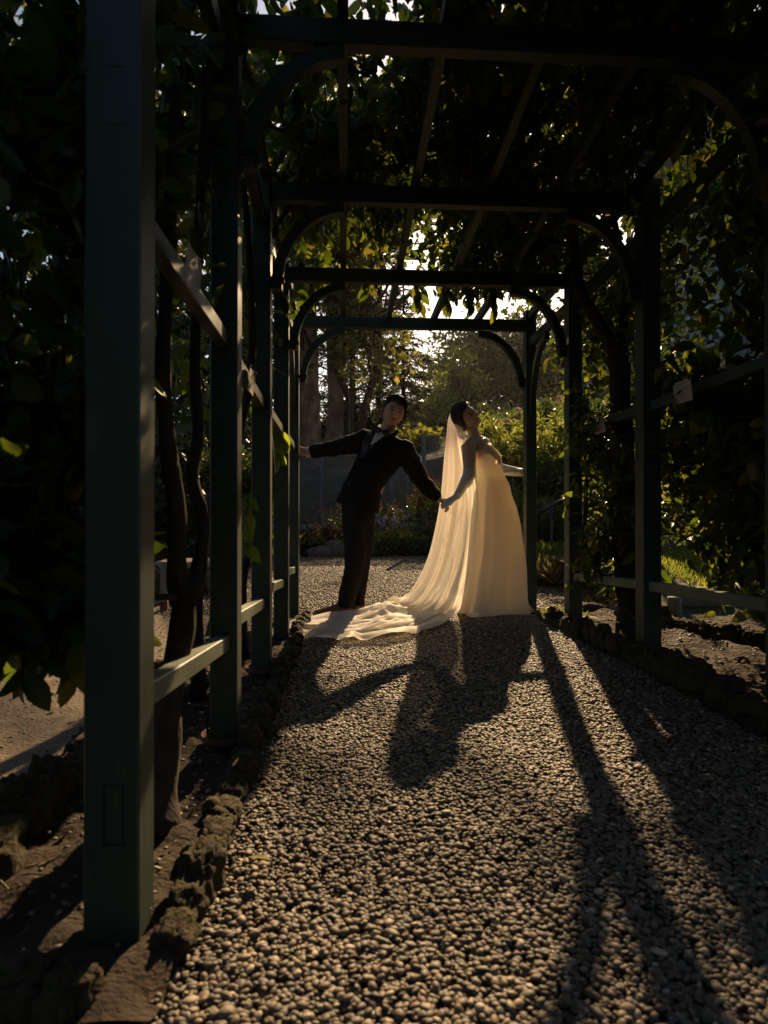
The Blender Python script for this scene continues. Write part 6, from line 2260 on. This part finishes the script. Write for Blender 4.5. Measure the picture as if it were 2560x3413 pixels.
def veil_sheet(LL, RR, seed, depth, train=True, waves=1.0):
    V, F = [], []
    for j in range(nv_ + 1):
        v = j / nv_
        g_on = float(sstep(.50, .66, v))
        for i in range(nu_ + 1):
            u = i / nu_
            p = LL[j].lerp(RR[j], u)
            amp = (.004 + .020 * min(1, v / .5)) * waves
            w1 = math.sin(u * 19 + seed + 1.3 * math.sin(v * 5 + seed)) + .6 * math.sin(u * 34 + 2 * seed + 2 * v)
            bow_ = -depth * math.sin(math.pi * min(1, u * 1.02)) * (1 - g_on)
            p = p + Vector((0, amp * w1 * (1 - g_on) + bow_, 0))
            if g_on > 0:
                wv = math.sin(u * 21 + 1.1 * math.sin(v * 9 + seed)) * .9 + .55 * math.sin(u * 37 + seed + 2.2 * v * 3) + .8 * noise.noise(Vector((p.x * 4, u * 9, seed)))
                lift = .014 * wv + .013 + .020 * max(0, noise.noise(Vector((p.x * 9 + seed, p.y * 13, 2)))) * math.exp(-((p.x - .15) / .4) ** 2)
                # ruffled front edge and the crumpled heap at the foot of the gown
                ed = math.exp(-((1 - u) / .10) ** 2) * (.030 * (.5 + .5 * math.sin(p.x * 27 + 2 * math.sin(p.x * 11)))) * float(sstep(-.35, .0, p.x - .0) * (1 - sstep(.42, .62, p.x)))
                heap = .095 * math.exp(-((p.x - .34) / .15) ** 2) * math.exp(-((u - .3) / .3) ** 2) * (.8 + .45 * noise.noise(Vector((p.x * 11, p.y * 11, 3))))
                p = p + Vector((.010 * noise.noise(Vector((u * 20, v * 30, seed))), .012 * noise.noise(Vector((u * 22, v * 18, seed + 4))), (max(lift, 0.0) + ed + heap) * g_on))
                p.z = max(p.z, .014 + float(gz(np.float64(p.x), np.float64(p.y))))
            V.append(p)
    for j in range(nv_):
        for i in range(nu_):
            a = j * (nu_ + 1) + i
            F.append((a, a + 1, a + nu_ + 2, a + nu_ + 1))
    return V, F


V, F = veil_sheet(LL, RR, 1.0, .03)
veil = link('veil', pymesh('veil', V, F), M['veil'], wom, True)
# far side of the same veil, behind her back, down to the ground
LE2 = [p + Vector((.012, .03, 0)) for p in LE[:9]] + [LE[9] + Vector((.03, .07, 0)), LE[10] + Vector((.05, .05, 0)), LE[11] + Vector((.08, .03, .0))]
RE2 = [Vector((p.x - .03, p.y + lerp(.10, .42, i / 8), p.z)) for i, p in enumerate(RE[:9])] + [RE[9] + Vector((-.05, .3, 0)), RE[10] + Vector((-.05, .24, 0)), RE[11] + Vector((-.05, .2, 0))]
LL2, RR2 = bezier_like(LE2, nv_), bezier_like(RE2, nv_)
V, F = veil_sheet(LL2, RR2, 4.2, -.02)
link('veil_back', pymesh('veil_back', V, F), M['veil'], wom, True)
# satin cord that edges the veil, seen curling through the tulle
cord = bezier_like([PW_(1497, 1706, -.02), PW_(1512, 1708, -.03), PW_(1530, 1716, -.04), PW_(1524, 1738, -.04), PW_(1517, 1758, -.03), PW_(1492, 1778, -.02), PW_(1477, 1792, -.02), PW_(1480, 1806, -.03), PW_(1498, 1822, -.04), PW_(1509, 1840, -.05), PW_(1507, 1870, -.06)], 60)
cord2 = bezier_like([PW_(1503, 1692, -.02), PW_(1520, 1700, -.03), PW_(1536, 1712, -.04), PW_(1532, 1700, -.04), PW_(1544, 1690, -.05)], 30)
link('veil_cord', tubes_mesh([(cord, .0028), (cord2, .0026)], 6), M['trim'], wom, True)

# ------------------------------------------------------------------ small things on the ground
q = atZ(905, 2868, .03)
e = empty('fallen_leaf', q, 'single green leaf fallen on the gravel beside the mossy stones', 'leaf')
V_, F_ = leaf_template(.26, .10, .10)
me = npmesh('blade', V_ * .055, F_, np.full(len(V_), .9)); o = link('blade', me, M['leaf'], e)
o.matrix_parent_inverse = Matrix()
e.rotation_euler = (.35, -.15, 2.9)
q = atZ(1295, 2745, .03)
o = link('petal', rock_mesh(3, .012, .009, .006, .2, 2), M['pinkpetal'])
o.location = q
tag(o, 'tiny pinkish chip lying on the gravel in the middle of the path', 'chip')
# dry twigs and litter on the left soil
for i, (px, py, L, an, lab) in enumerate(((165, 2870, .05, .9, 'pale twig on the dark soil left of the nearest post'), (110, 2885, .035, .4, 'short pale wood chip on the soil at the left'), (15, 2950, .05, -.8, 'thin twig on the soil at the left edge'), (785, 2540, .05, 1.4, 'thin pale twig on the mossy stones by the second left post'))):
    q = atZ(px, py, .035 if i < 3 else .09)
    dv = Vector((math.cos(an), math.sin(an), .05)) * L * .5
    V, F = tube_geo([q - dv, q, q + dv], [.003, .0035, .002], 6)
    o = link('twig', pymesh('twig', V, F), M['thatch'])
    tag(o, lab, 'twig', 'twigs lying on the ground')
# stones lying on the packed dirt
for i, (px, py, s) in enumerate(((120, 2228, .024), (60, 2235, .018), (125, 2258, .016), (160, 2315, .028), (40, 2300, .015), (200, 2340, .013), (310, 2270, .014))):
    q = atZ(px, py, 0)
    o = link('loose_stone', rock_mesh(20 + i, s, s * .7, s * .45, .2, 2), M['boulder'])
    o.location = q + Vector((0, 0, s * .15))
    tag(o, ['flat pale stone on the packed dirt, farthest back', 'small stone just left of the flat pale one', 'small stone in front of the flat pale one', 'largest stone lying on the packed dirt', 'small stone on the dirt at the left edge', 'small stone right of the largest one on the dirt', 'small stone beside the nearest left post on the dirt'][i], 'stone', 'loose stones on the packed dirt')

# ------------------------------------------------------------------ air
HAZE = 0.0002
hz = link('haze', bmmesh('haze', box_bm(-320, 320, -70, 420, -1.4, 27, 0)), None)
hm = bpy.data.materials.new('haze_air')
hm.use_nodes = True
hnt = hm.node_tree
hnt.nodes.remove(hnt.nodes['Principled BSDF'])
pv = hnt.nodes.new('ShaderNodeVolumePrincipled')
pv.inputs['Color'].default_value = (.95, .93, .88, 1)
pv.inputs['Density'].default_value = HAZE
pv.inputs['Anisotropy'].default_value = .45
hnt.links.new(pv.outputs[0], hnt.nodes['Material Output'].inputs['Volume'])
hz.data.materials.append(hm)
hz['kind'] = 'stuff'
